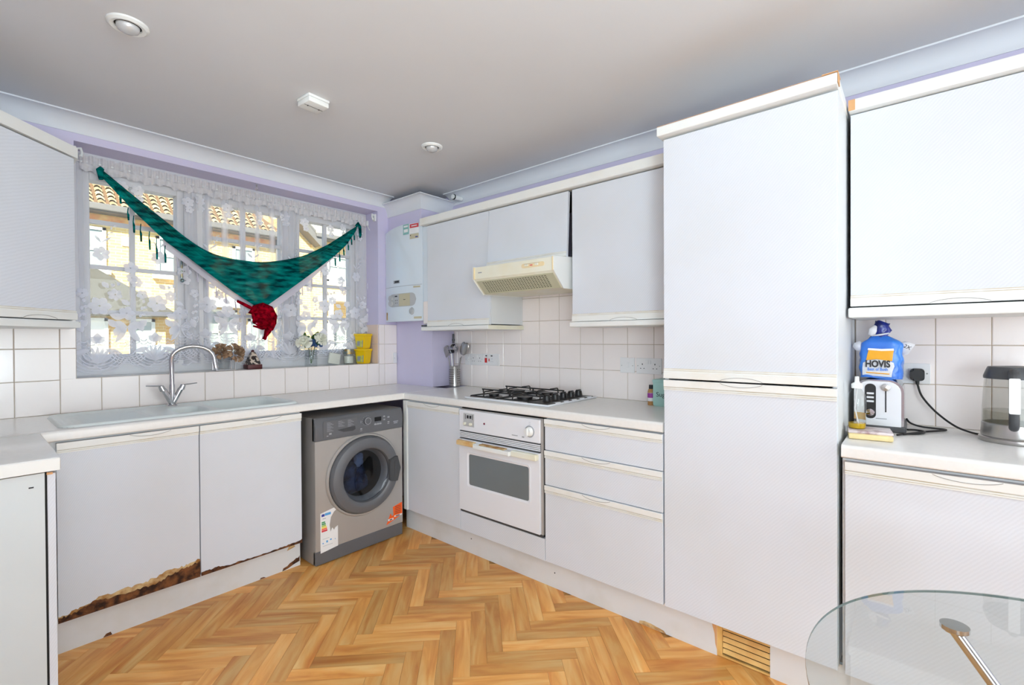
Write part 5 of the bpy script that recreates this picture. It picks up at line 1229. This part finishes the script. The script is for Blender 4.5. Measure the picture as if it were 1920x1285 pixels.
def on_bag(P, m, name, e=.0025):
    mb = MB(); vs = []
    ctr = (sum(p[0] for p in P)/len(P), sum(p[1] for p in P)/len(P))
    def surf(y, z):
        v = (z-1.0965)/.165; dv = .055*(1-.25*v); wv = .064+.006*math.sin(v*PI)-.004*v
        q = min(.97, abs(y+3.096)/wv); c = (1-(q**(1/.42))**2)**.5 if q < 1 else 0; c = max(c, .05)**.42
        return -.145-dv*c-.006-e
    N = 7; prev = [mb.v((surf(*ctr), ctr[0], ctr[1]))]
    rings = []
    for k in range(1, N+1):
        rings.append([mb.v((surf(ctr[0]+(p[0]-ctr[0])*k/N, ctr[1]+(p[1]-ctr[1])*k/N), ctr[0]+(p[0]-ctr[0])*k/N, ctr[1]+(p[1]-ctr[1])*k/N)) for p in P])
    n = len(P)
    for i in range(n):
        mb.bm.faces.new((prev[0], rings[0][i], rings[0][(i+1) % n]))
        for k in range(N-1): mb.bm.faces.new((rings[k][i], rings[k+1][i], rings[k+1][(i+1) % n], rings[k][(i+1) % n]))
    return mb.done(name, m, br, smooth='full')
Yc = -3.088
on_bag([(-3.040, 1.108), (-3.130, 1.103), (-3.133, 1.125), (-3.139, 1.145), (-3.136, 1.158), (-3.115, 1.168), (-3.085, 1.170), (-3.058, 1.166), (-3.042, 1.156), (-3.040, 1.135)], 'bag_white', 'white_panel', .001)
on_bag([(-3.052, 1.166), (-3.085, 1.171), (-3.132, 1.164), (-3.135, 1.195), (-3.137, 1.205), (-3.10, 1.203), (-3.06, 1.207), (-3.056, 1.19)], 'bag_orange', 'amber_panel', .0015)
on_bag([(-3.056, 1.2065), (-3.10, 1.203), (-3.138, 1.205), (-3.136, 1.213), (-3.10, 1.211), (-3.058, 1.214)], 'bag_white', 'white_edge', .0018)
on_bag([(-3.052, 1.121), (-3.124, 1.117), (-3.124, 1.113), (-3.052, 1.117)], 'bag_orange', 'orange_line', .003)
xb = -.145-.055-.0115
text('lettering', 'HOVIS', .036, frame_x(xb+.002, -3.088, 1.152), 'ink', br, .076, .0013)
text('lettering', 'Best of Both', .016, frame_x(xb+.001, -3.088, 1.132), 'bread', br, .062, .0003)
text('lettering', '2X', .020, frame_x(-.1705, -3.176, 1.218) @ Matrix.Rotation(-.5, 4, 'Z'), 'ink', br, .022)

kt = thing('glass_kettle', 'glass and grey electric kettle at the right edge of the worktop', 'kettle', (-.20, -3.452, ZW))
kx, ky = -.205, -3.455
MB().lathe([(0, .0), (.088, 0), (.090, .004), (.089, .014), (.084, .018), (0, .018)], 48, (kx, ky, ZW)).done('power_base', 'steel', kt, smooth=True)
MB().lathe([(0, .019), (.083, .019), (.084, .024), (.082, .062), (.080, .064), (0, .064)], 48, (kx, ky, ZW)).done('lower_body', 'steel', kt, smooth=True)
MB().lathe([(.081, .064), (.080, .12), (.077, .18), (.074, .218)], 48, (kx, ky, ZW)).done('glass_body', 'kettle_glass', kt, smooth=True)
MB().lathe([(.0, .065), (.0785, .065), (.0775, .105), (0, .105)], 48, (kx, ky, ZW)).done('water', 'water', kt, smooth=True)
MB().lathe([(.077, .214), (.0775, .222), (.070, .245), (.066, .254), (0, .258)], 48, (kx, ky, ZW)).done('lid', 'graphite_dark', kt, smooth=True)
hk = MB(); hk.tube(spl([(kx-.066, ky+.012, ZW+.236), (kx-.094, ky+.014, ZW+.238), (kx-.112, ky+.015, ZW+.215), (kx-.114, ky+.015, ZW+.14), (kx-.108, ky+.014, ZW+.075), (kx-.085, ky+.012, ZW+.058)]), .0125, 12, flat=1.0); hk.done('handle', 'graphite_dark', kt, smooth=True)
MB(frame_x(kx-.1265, 0, 0)).prism(rrect(-ky-.028, -ky-.002, ZW+.108, ZW+.222, .004), 0, .003, .001).done('handle_plate', 'trim_white', kt)

pk = thing('sponge_packet', 'printed packet of cream sponge cloths lying on the right worktop', 'packet', (-.44, -3.08, ZW))
MB(Matrix.Translation((-.43, -3.076, ZW)) @ Matrix.Rotation(.12, 4, 'Z')).box(-.055, .062, -.062, .062, .001, .020, .005).done('sponge', 'straw', pk, smooth=True)
MB(Matrix.Translation((-.43, -3.076, ZW)) @ Matrix.Rotation(.12, 4, 'Z')).box(-.045, .070, -.064, .063, .019, .030, .004).done('wrapper', 'pack', pk, smooth=True)
bt = thing('soap_bottle', 'clear plastic bottle with white nozzle and a little yellow liquid', 'bottle', (-.43, -3.04, ZW+.03))
bx_, by_ = -.425, -3.040
MB().lathe([(0, 0), (.024, 0), (.0265, .004), (.0265, .10), (.024, .122), (.014, .140), (.010, .146)], 32, (bx_, by_, ZW+.0302)).done('bottle', 'bottle_glass', bt, smooth=True)
MB().lathe([(0, .002), (.024, .002), (.0255, .006), (.0255, .020), (0, .020)], 32, (bx_, by_, ZW+.0302)).done('liquid', 'oil', bt, smooth=True)
MB().lathe([(0, .186), (.006, .186), (.0075, .165), (.0145, .161), (.0165, .158), (.0165, .144), (0, .144)], 24, (bx_, by_, ZW+.0302)).done('nozzle', 'trim_white', bt, smooth=True)
MB().lathe([(.0268, .030), (.0268, .055)], 32, (bx_, by_, ZW+.0302), -1.2, .4).done('label_band', 'orange_stain', bt, smooth=True)
MB().tube([(bx_, by_, ZW+.17), (bx_+.004, by_+.006, ZW+.10), (bx_-.002, by_-.004, ZW+.05)], .002, 8).done('dip_tube', 'bag_white', bt, smooth=True)

# ------------------------------------------------------------ things on the window sill
ZS = WZ0
# dried flowers in a small chrome-framed glass
dv = thing('dried_flower_holder', 'small glass holder with brown dried roses on the sill behind the tap', 'ornament', (-1.46, .065, ZS))
g = MB(); X0, X1, Y0, Y1 = -1.512, -1.402, .030, .105
g.box(X0, X1, Y0, Y1, ZS, ZS+.006, .001)
for x in (X0+.003, X1-.003):
    for y in (Y0+.003, Y1-.003): g.box(x-.003, x+.003, y-.003, y+.003, ZS+.006, ZS+.085)
for y in (Y0+.003, Y1-.003): g.box(X0, X1, y-.002, y+.002, ZS+.081, ZS+.085)
g.done('frame', 'chrome', dv); MB().lathe([(0, .008), (.028, .008), (.035, .075), (.033, .075), (.026, .012), (0, .010)], 24, (-1.457, .067, ZS)).done('glass_cup', 'vase_glass', dv, smooth=True)
def rose(parent, c, r, m, tilt=(0, 0, 0), seed=0, name='rose'):
    rr = random.Random(seed); mb = MB(Matrix.Translation(c) @ Matrix.Rotation(tilt[0], 4, 'X') @ Matrix.Rotation(tilt[1], 4, 'Y'))
    for ring, (n, rad, h, op) in enumerate(((4, .28, .9, .15), (6, .55, .8, .45), (8, .95, .55, .9))):
        for k in range(n):
            a0 = 2*PI*k/n+ring*.5+rr.random()*.2; wd = 2*PI/n*.85
            def f(u, v, a0=a0, wd=wd, rad=rad, h=h, op=op, n=n):
                a = a0+(u-.5)*wd; q = rad*(.35+.65*v**(1.3-op*.5)); wob = .06*math.sin(u*9+k)
                return (r*q*math.cos(a), r*q*math.sin(a), r*(h*v-.5*op*v*v*(1 if v > .5 else .4)+wob*v))
            mb.grid(f, 5, 5)
    return mb.done(name, m, parent, smooth='full')
rose(dv, (-1.485, .02, ZS+.118), .056, 'dried', (1.1, -.3, 0), 1); rose(dv, (-1.410, .015, ZS+.108), .066, 'dried', (1.2, .5, 0), 2); rose(dv, (-1.46, .06, ZS+.10), .035, 'dried', (.6, 0, 0), 3)
# carved pyramid ornament
py = thing('pyramid_ornament', 'carved black and cream cone ornament on a maroon base in the sill centre', 'ornament', (-1.286, .07, ZS))
MB().prism([], 0, 0) if False else None
MB(Matrix.Translation((-1.286, .075, ZS))).box(-.044, .044, -.040, .040, 0, .030, .003).done('base', 'maroon', py, smooth=True)
mb = MB(Matrix.Translation((-1.286, .075, ZS)) @ Matrix.Rotation(PI/4, 4, 'Z')); mb.lathe([(.052, .030), (.043, .055), (.018, .106), (.009, .112), (0.0005, .114)], 4); mb.done('carved_body', 'carved', py)
MB(Matrix.Translation((-1.286, .075, ZS))).ball((0, 0, .115), .010).lathe([(.036, .0302), (.037, .033), (.034, .036)], 24).done('cap', 'maroon', py, smooth=True)
# vase with flowers
vs_ = thing('flower_vase', 'cut glass vase of white roses and blue blossoms on the sill', 'vase', (-.905, .06, ZS))
MB().lathe([(0, .004), (.037, .004), (.040, .0), (.043, .01), (.040, .03), (.041, .13), (.045, .148), (.042, .148), (.038, .13), (.036, .012), (0, .008)], 32, (-.905, .06, ZS)).done('vase', 'vase_glass', vs_, smooth=True)
cutg = MB()
for k in range(16):
    a = 2*PI*k/16
    for j in range(6): cutg.F = Matrix.Translation((-.905, .06, ZS+.055+j*.015)) @ Matrix.Rotation(a, 4, 'Z'); cutg.box(.0400, .0425, -.004, .004, -.005, .005, .001)
cutg.done('cut_facets', 'vase_glass', vs_, kind='stuff')
MB().tube([(-.905, .06, ZS+.02), (-.93, .05, ZS+.17)], .0025, 6).tube([(-.90, .06, ZS+.02), (-.87, .055, ZS+.18)], .0025, 6).tube([(-.905, .055, ZS+.02), (-.905, .05, ZS+.19)], .0025, 6).done('stems', 'leaf', vs_)
rose(vs_, (-.972, .022, ZS+.168), .058, 'petal', (1.0, -.5, 0), 5); rose(vs_, (-.855, .022, ZS+.190), .058, 'petal', (1.0, .3, 0), 6)
MB().ball((-.968, .03, ZS+.182), .036, (1, .8, 1), 14).ball((-.857, .03, ZS+.204), .036, (1, .8, 1), 14).done('rose_heart', 'petal', vs_, smooth='full')
for i, (dx, dz) in enumerate(((-.035, .165), (-.01, .155), (.008, .160), (-.022, .180), (.058, .165), (.065, .185), (.052, .150), (-.002, .178), (.018, .15))):
    mb = MB(Matrix.Translation((-.905+dx, .015+.004*(i % 3), ZS+dz)))
    for k in range(6):
        a = k*PI/3; mb.ball((.009*math.cos(a), 0, .009*math.sin(a)), .008, (1, .45, 1), 6)
    mb.ball((0, -.003, 0), .005, (1, 1, 1), 6); mb.done('blossom', 'bluef', vs_, smooth='full')
def leafm(parent, c, l, ang, tilt, m='leaf'):
    mb = MB(Matrix.Translation(c) @ Matrix.Rotation(ang, 4, 'Y') @ Matrix.Rotation(tilt, 4, 'X'))
    mb.grid(lambda u, v: (l*.32*math.sin(PI*u)**.8*(v*2-1), .01*math.sin(PI*u)-.006*abs(v*2-1), l*u), 6, 4); return mb.done('leaf', m, parent, smooth='full')
for c, l, a in (((-.905, .03, ZS+.17), .065, .1), ((-.90, .03, ZS+.18), .06, .6), ((-.92, .03, ZS+.175), .055, -.7), ((-.89, .02, ZS+.165), .05, 1.6), ((-.94, .03, ZS+.155), .05, -1.9), ((-.88, .03, ZS+.21), .04, .2), ((-.955, .03, ZS+.21), .035, -.5)):
    leafm(vs_, c, l, a, .3)
# tealight card / soap block, leaning
sc_o = MB(Matrix.Translation((-.735, .065, ZS)) @ Matrix.Rotation(.18, 4, 'Y') @ Matrix.Rotation(.0, 4, 'X')).box(-.044, .046, -.008, .016, .008, .090, .010).done('soap_block', 'wax', smooth=True)
tag(recenter(sc_o), 'pale rounded rectangular block leaning on the sill right of the vase', 'ornament')
# candle glass
cg = thing('candle_glass', 'glass candle holder with a gold patterned rim next to yellow tubs', 'candle holder', (-.588, .085, ZS))
MB().lathe([(0, .004), (.034, .004), (.038, 0), (.039, .085), (.041, .115), (.038, .115), (.036, .085), (.035, .008), (0, .008)], 32, (-.598, .085, ZS)).done('glass', 'vase_glass', cg, smooth=True)
MB().lathe([(.041, .078), (.0422, .114)], 32, (-.598, .085, ZS)).done('gold_band', 'gold', cg, smooth=True)
MB().lathe([(0, .009), (.033, .009), (.034, .062), (0, .062)], 24, (-.598, .085, ZS)).done('wax', 'petal', cg, smooth=True)
# yellow tubs
def tub(z, label, rot=0):
    t = thing('yellow_tub', label, 'tub', (-.470, .088, z))
    mb = MB(Matrix.Translation((-.470, .088, z)) @ Matrix.Rotation(rot, 4, 'Z')); 
    b0, b1, h = .038, .048, .108
    A = [mb.v(p) for p in ((-b0, -b0, 0), (b0, -b0, 0), (b0, b0, 0), (-b0, b0, 0))]; B = [mb.v(p) for p in ((-b1, -b1, h), (b1, -b1, h), (b1, b1, h), (-b1, b1, h))]
    mb.bm.faces.new(A[::-1]); mb.bm.faces.new(B)
    fs = [mb.bm.faces.new((A[i], A[(i+1) % 4], B[(i+1) % 4], B[i])) for i in range(4)]
    bmesh.ops.bevel(mb.bm, geom=[e_ for e_ in mb.bm.edges], offset=.006, segments=2, affect='EDGES'); mb.done('tub', 'yellow', t, smooth=True)
    mb = MB(Matrix.Translation((-.470, .088, z+h)) @ Matrix.Rotation(rot, 4, 'Z')); mb.box(-.051, .051, -.051, .051, -.010, .008, .005); mb.done('lid', 'yellow', t, smooth=True)
    Fl = Matrix.Translation((-.470, .088, z)) @ Matrix.Rotation(rot, 4, 'Z') @ Matrix(((0, 0, -1, -.0435), (-1, 0, 0, 0), (0, 1, 0, .05), (0, 0, 0, 1))) @ Matrix.Rotation(-.09, 4, 'X')
    lb = MB(Fl).box(-.030, .034, -.038, .038, -.001, .0015).done('label_sheet', 'yellow_light', t)
    MB(Fl).box(-.020, .006, -.028, .006, .0015, .002).box(.028, .034, -.038, .038, .0015, .002).done('print', 'ink_grey', lb)
    return t
tub(ZS, 'lower yellow plastic tub at the right end of the window sill', .38); tub(ZS+.117, 'upper yellow plastic tub stacked on the lower one on the sill', .32)

# ------------------------------------------------------------ ceiling fittings
def downlight(x, y, r, label, tilt):
    t = thing('downlight', label, 'ceiling light', (x, y, ZC))
    mb = MB(Matrix.Translation((x, y, ZC)) @ Matrix.Rotation(PI, 4, 'X')); mb.lathe([(r*1.18, 0), (r*1.16, .006), (r, .012), (r*.78, .009), (r*.74, .004)], 40); mb.done('bezel', 'trim_white', t, smooth=True)
    mb = MB(Matrix.Translation((x, y, ZC-.0015)) @ Matrix.Rotation(PI, 4, 'X')); mb.lathe([(r*.76, .004), (r*.70, .001), (.001, .0005)], 40); mb.done('recess', 'dark', t, smooth=True)
    mb = MB(Matrix.Translation((x, y, ZC-.002)) @ Matrix.Rotation(PI+tilt, 4, 'X')); mb.lathe([(r*.66, .002), (r*.66, .010), (r*.58, .020), (r*.35, .027), (.0005, .030)], 32); mb.done('bulb', 'lampglass', t, smooth=True)
downlight(-2.122, -1.080, .052, 'white recessed ceiling light nearest the camera at the upper left', .12)
downlight(-.727, -1.063, .052, 'white recessed ceiling light near the corner above the boiler', .0)
cbx = thing('ceiling_box', 'cream square alarm box stuck to the middle of the ceiling', 'alarm', (-1.435, -1.06, ZC-.035))
FB = Matrix.Translation((-1.437, -1.062, ZC)) @ Matrix.Rotation(math.radians(4), 4, 'Z')
MB(FB).box(-.052, .052, -.052, .052, -.012, 0, .003).done('back_plate', 'trim_white', cbx, smooth=True); MB(FB).box(-.050, .050, -.050, .050, -.036, -.012, .005).done('cover', 'cream', cbx, smooth=True)
MB(FB).box(-.045, .045, -.003, -.001, -.0368, -.0358).box(-.03, -.025, -.005, .003, -.0372, -.0358).box(.025, .030, -.005, .003, -.0372, -.0358).done('slot_line', 'ink', cbx)

# ------------------------------------------------------------ glass table
gt = thing('glass_table', 'round clear glass table on a chrome leg at the bottom right', 'table', (-1.52, -3.50, ZF))
tcx, tcy, tz_ = -1.52, -3.505, .715; RT = .452
MB().lathe([(0.0005, 0), (RT-.002, 0), (RT, .002), (RT, .008), (RT-.002, .010), (0.0005, .010)], 128, (tcx, tcy, tz_-.010)).done('table_top', 'table_glass', gt, smooth=True)
MB().lathe([(RT+.0001, .0025), (RT+.0004, .005), (RT+.0001, .0075)], 128, (tcx, tcy, tz_-.010)).done('table_edge', 'glass_edge', gt, smooth=True)
for k in range(3):
    a = math.radians(46+120*k); mx_, my_ = tcx+.345*math.cos(a), tcy+.345*math.sin(a)
    lg = MB().lathe([(0, -.012), (.019, -.012), (.022, -.009), (.022, -.001), (0, -.001)], 28, (mx_, my_, tz_-.010)).done('mounting_disc', 'chrome', gt, smooth=True)
    ex, ey = tcx+.30*math.cos(a+math.radians(-100)), tcy+.30*math.sin(a+math.radians(-100))
    MB().cyl((mx_, my_, tz_-.022), (ex, ey, ZF+.012), .0098, 20).done('leg', 'chrome', gt, smooth=True)
    MB().lathe([(0, 0), (.018, 0), (.018, .012), (0, .012)], 20, (ex, ey, ZF)).done('foot', 'rubber', gt, smooth=True)

# ------------------------------------------------------------ outside
struct(MB().box(-14, 22, .32, 40, -.35, -.25).done('ground_outside', 'asphalt'))
def house_window(parent, x0, x1, z0, z1, y, bars_v=(), bars_h=(), sill=True, t=.07, m='pane_out'):
    f = MB(); f.box(x0, x0+t, y-.06, y+.02, z0, z1).box(x1-t, x1, y-.06, y+.02, z0, z1).box(x0, x1, y-.06, y+.02, z0, z0+t).box(x0, x1, y-.06, y+.02, z1-t, z1)
    for b in bars_v: f.box(b-.02, b+.02, y-.05, y+.02, z0, z1)
    for b in bars_h: f.box(x0, x1, y-.05, y+.02, b-.025, b+.025)
    if sill: f.box(x0-.08, x1+.08, y-.14, y+.02, z0-.12, z0-.002)
    o = f.done('window', 'white_out', parent); MB().box(x0+.01, x1-.01, y-.02, y-.0, z0+.01, z1-.01).done('pane', m, o); return o
def roof_tiles(parent, x0, x1, y0, z0, pitch, rows_, pit=.22, m='oldtile', hip=0.0):
    mb = MB(); ca, sa = math.cos(pitch), math.sin(pitch)
    for j in range(rows_):
        d = j*.20; yy = y0+d*ca; zz = z0+d*sa; n = int((x1-hip*j*.2-x0)/pit)
        for i in range(n):
            xx = x0+i*pit+(0.0 if j % 2 else .0)
            prof = ((pit*.06, .03), (pit*.22, .075), (pit*.42, .09), (pit*.60, .07), (pit*.74, .03))
            A = [mb.v((xx+a, yy, zz+b+.05)) for a, b in prof]; B = [mb.v((xx+a, yy+.17*ca, zz+.17*sa+b-.02)) for a, b in prof]; L_ = [mb.v((xx+a, yy, zz+b+.005)) for a, b in prof]
            for k in range(4): mb.bm.faces.new((A[k], A[k+1], B[k+1], B[k])); mb.bm.faces.new((L_[k], L_[k+1], A[k+1], A[k]))
    return mb.done('roof_tiles', m, parent, kind='stuff')
hA = thing('brick_house', 'sunlit yellow brick house with pantiled roof opposite the left and middle casements', 'house', (0, 12, -.25))
MB().box(-6, 4.0, 12, 18, -.25, 4.40).done('wall', 'brick', hA); MB().box(-6.01, 4.01, 11.985, 12.0, 4.12, 4.36).done('brick_band', 'brick_red', hA)
MB().box(-6.1, 4.1, 11.62, 12.0, 4.38, 4.44).box(-6.1, 4.1, 11.55, 11.66, 4.40, 4.56, .02).done('gutter', 'gutter', hA)
pitch = math.radians(42)
mb = MB(); A = [mb.v(p) for p in ((-6.1, 11.6, 4.5), (4.05, 11.6, 4.5), (1.6, 15.0, 7.56), (-6.1, 15.0, 7.56))]; mb.bm.faces.new(A); A2 = [mb.v(p) for p in ((4.05, 11.6, 4.5), (4.05, 18, 4.5), (1.6, 15, 7.56))]; mb.bm.faces.new(A2); mb.done('roof', 'roof_dark', hA)
roof_tiles(hA, -2.6, 4.05, 11.6, 4.5, pitch, 22, hip=.72)
house_window(hA, -1.35, -.19, 3.02, 4.05, 12, (-.75,), (3.5,)); house_window(hA, .82, 1.60, 3.02, 4.02, 12, (), (3.52,)); house_window(hA, 2.65, 3.25, 3.0, 4.02, 12, (2.95,), (3.5,))
sg = MB().box(.115, .300, 11.96, 11.998, 3.66, 3.90, .01).done('number_plate', 'white_out', hA); text('lettering', '6', .17, frame_y(.207, 11.955, 3.785), 'ink_grey', sg, .07, .002)
# porch with sloping roof
po = MB(frame_y(0, 11.0, 0)); po.prism([(-1.9, 3.15), (-.9, 3.15), (.95, 1.98), (.95, 1.86), (-1.9, 1.86)], -1.0, .1); po.done('porch_roof', 'porch', hA)
MB().box(-1.8, .85, 11.3, 12, -.25, 1.88).done('porch_wall', 'brick', hA); house_window(hA, -1.2, -.28, .1, 1.80, 11.28, (-.75,), (1.2,), False, m='white_out'); house_window(hA, .12, .62, .1, 1.8, 11.28, (), (), False)
house_window(hA, 1.35, 2.75, .7, 2.15, 12, (1.82, 2.28), (1.5,)); MB().box(1.2, 2.9, 11.5, 12, 2.2, 2.45).done('porch_canopy', 'white_out', hA)
MB().cyl((3.9, 11.93, -.2), (3.9, 11.93, 4.4), .05, 8).done('downpipe', 'gutter', hA)
house_window(hA, 3.05, 3.6, .6, 1.9, 12, (3.32,), (1.3,))
hB = thing('brick_house', 'tall yellow gable-fronted house behind the gap between the neighbours', 'house', (4.6, 15.5, -.25))
MB(frame_y(0, 18.6, 0)).prism([(3.6, -.25), (7.2, -.25), (7.2, 5.8), (5.4, 8.2), (3.6, 5.8)], -4, 0).done('wall', 'brick', hB)
MB(frame_y(0, 18.5, 0)).prism([(3.45, 5.6), (3.62, 5.6), (5.4, 8.1), (7.18, 5.6), (7.35, 5.6), (5.4, 8.4)], -4.2, .1).done('roof', 'slate', hB)
house_window(hB, 5.0, 5.7, 4.6, 5.8, 18.6, (5.35,), (5.2,))
hC = thing('brick_house', 'yellow brick house with pale slate roof opposite the right casement', 'house', (7.5, 12, -.25))
MB().box(5.05, 12, 12, 18, -.25, 4.62).done('wall', 'brick', hC); MB(frame_y(0, 12.05, 0)).prism([(4.2, -.25), (5.06, -.25), (5.06, 4.45), (4.2, 5.25)], -3, 0).done('side_wall', 'brick', hC)
MB().box(5.0, 12.1, 11.6, 12.0, 4.60, 4.66).box(5.0, 12.1, 11.54, 11.66, 4.62, 4.76, .02).done('gutter', 'gutter', hC)
MB(frame_y(0, 11.9, 0)).prism([(4.2, 5.22), (5.15, 4.34), (5.30, 4.40), (5.30, 4.56), (4.2, 5.56)], -.15, .3).done('bargeboard', 'gutter', hC)
mb = MB(); A = [mb.v(p) for p in ((4.2, 11.6, 5.6), (5.0, 11.58, 4.72), (12.1, 11.58, 4.72), (12.1, 15, 7.8), (4.2, 15, 7.8))]; mb.bm.faces.new(A); mb.done('roof', 'slate', hC)
st_ = MB()
for j in range(20):
    d = j*.2; yy = 11.58+d*math.cos(pitch); zz = 4.72+d*math.sin(pitch); st_.box(5.0-.25*j if j < 4 else 4.2, 12.1, yy, yy+.15, zz+.005, zz+.03+.13)
st_.done('slate_courses', 'slate', hC, kind='stuff')
house_window(hC, 5.55, 6.35, 3.25, 4.15, 12, (5.95,), (3.8,)); house_window(hC, 8.0, 8.9, 3.25, 4.15, 12, (8.45,), (3.8,))
MB().box(5.25, 7.4, 11.3, 12, 2.55, 2.72).box(5.3, 5.42, 11.3, 11.42, -.25, 2.55).done('porch_canopy', 'white_out', hC); house_window(hC, 5.5, 6.3, -.2, 1.9, 12, (), (1.2,), False); house_window(hC, 6.6, 7.6, .7, 1.95, 12, (7.1,), (), True)
struct(MB().box(-8, 14, 9.6, 9.75, -.25, .45).done('wall_garden', 'brick'))
def car(x, y, label, m='car'):
    t = thing('parked_car', label, 'car', (x, y, -.25))
    P = [(-2.0, .30), (-2.02, .72), (-1.75, .86), (-.95, .95), (-.35, 1.42), (.75, 1.46), (1.45, 1.02), (1.95, .92), (2.02, .55), (2.0, .30)]
    MB(frame_y(x, y, -.25)).prism(P, -1.65, 0, .06).done('body', m, t, smooth=True)
    for z in (.005, -1.655):
        MB(frame_y(x, y, -.25)).prism([(-.85, .96), (-.34, 1.36), (.15, 1.38), (.15, .98)], z-.002, z+.004).prism([(.22, .98), (.22, 1.38), (.70, 1.38), (1.25, 1.02)], z-.002, z+.004).done('side_glass', 'pane_out', t)
    for wx in (-1.25, 1.30):
        for z in (.0, -1.45): MB(frame_y(x+wx, y, .06)).lathe([(0, -.2), (.30, -.2), (.31, -.02), (.20, .01), (0, .01)], 24, (0, 0, z)).done('wheel', 'rubber', t, smooth=True)
    return t
car(.1, 6.6, 'pale blue parked car low in the left and middle casements'); car(4.35, 6.8, 'pale blue parked car low in the right casement')

# things of one kind share a group phrase
GROUPS = {'wall_cabinet': 'wall cabinets along the cooker wall', 'right_base_cabinet': 'base cabinets right of the tall unit', 'worktop': 'pale grey worktops',
          'wall_socket': 'white socket plates on the tiles', 'wall_switch': 'white switch plates on the tiles', 'downlight': 'recessed ceiling lights', 'yellow_tub': 'stacked yellow tubs on the sill',
          'brick_house': 'brick houses across the street', 'parked_car': 'cars parked outside the window', 'plinth': 'white plinth boards', 'rod_bracket': 'white brackets in the window recess',
          'cabinet_cornice': 'cornice strips on the wall cabinets', 'ladle': 'utensils in the steel pot', 'serving_spoon': 'utensils in the steel pot', 'slotted_spoon': 'utensils in the steel pot',
          'slotted_turner': 'utensils in the steel pot', 'peeler': 'utensils in the steel pot'}
for o in list(C.objects):
    k = o.name.split('.')[0]
    if o.parent is None and 'label' in o and k in GROUPS and 'group' not in o: o['group'] = GROUPS[k]
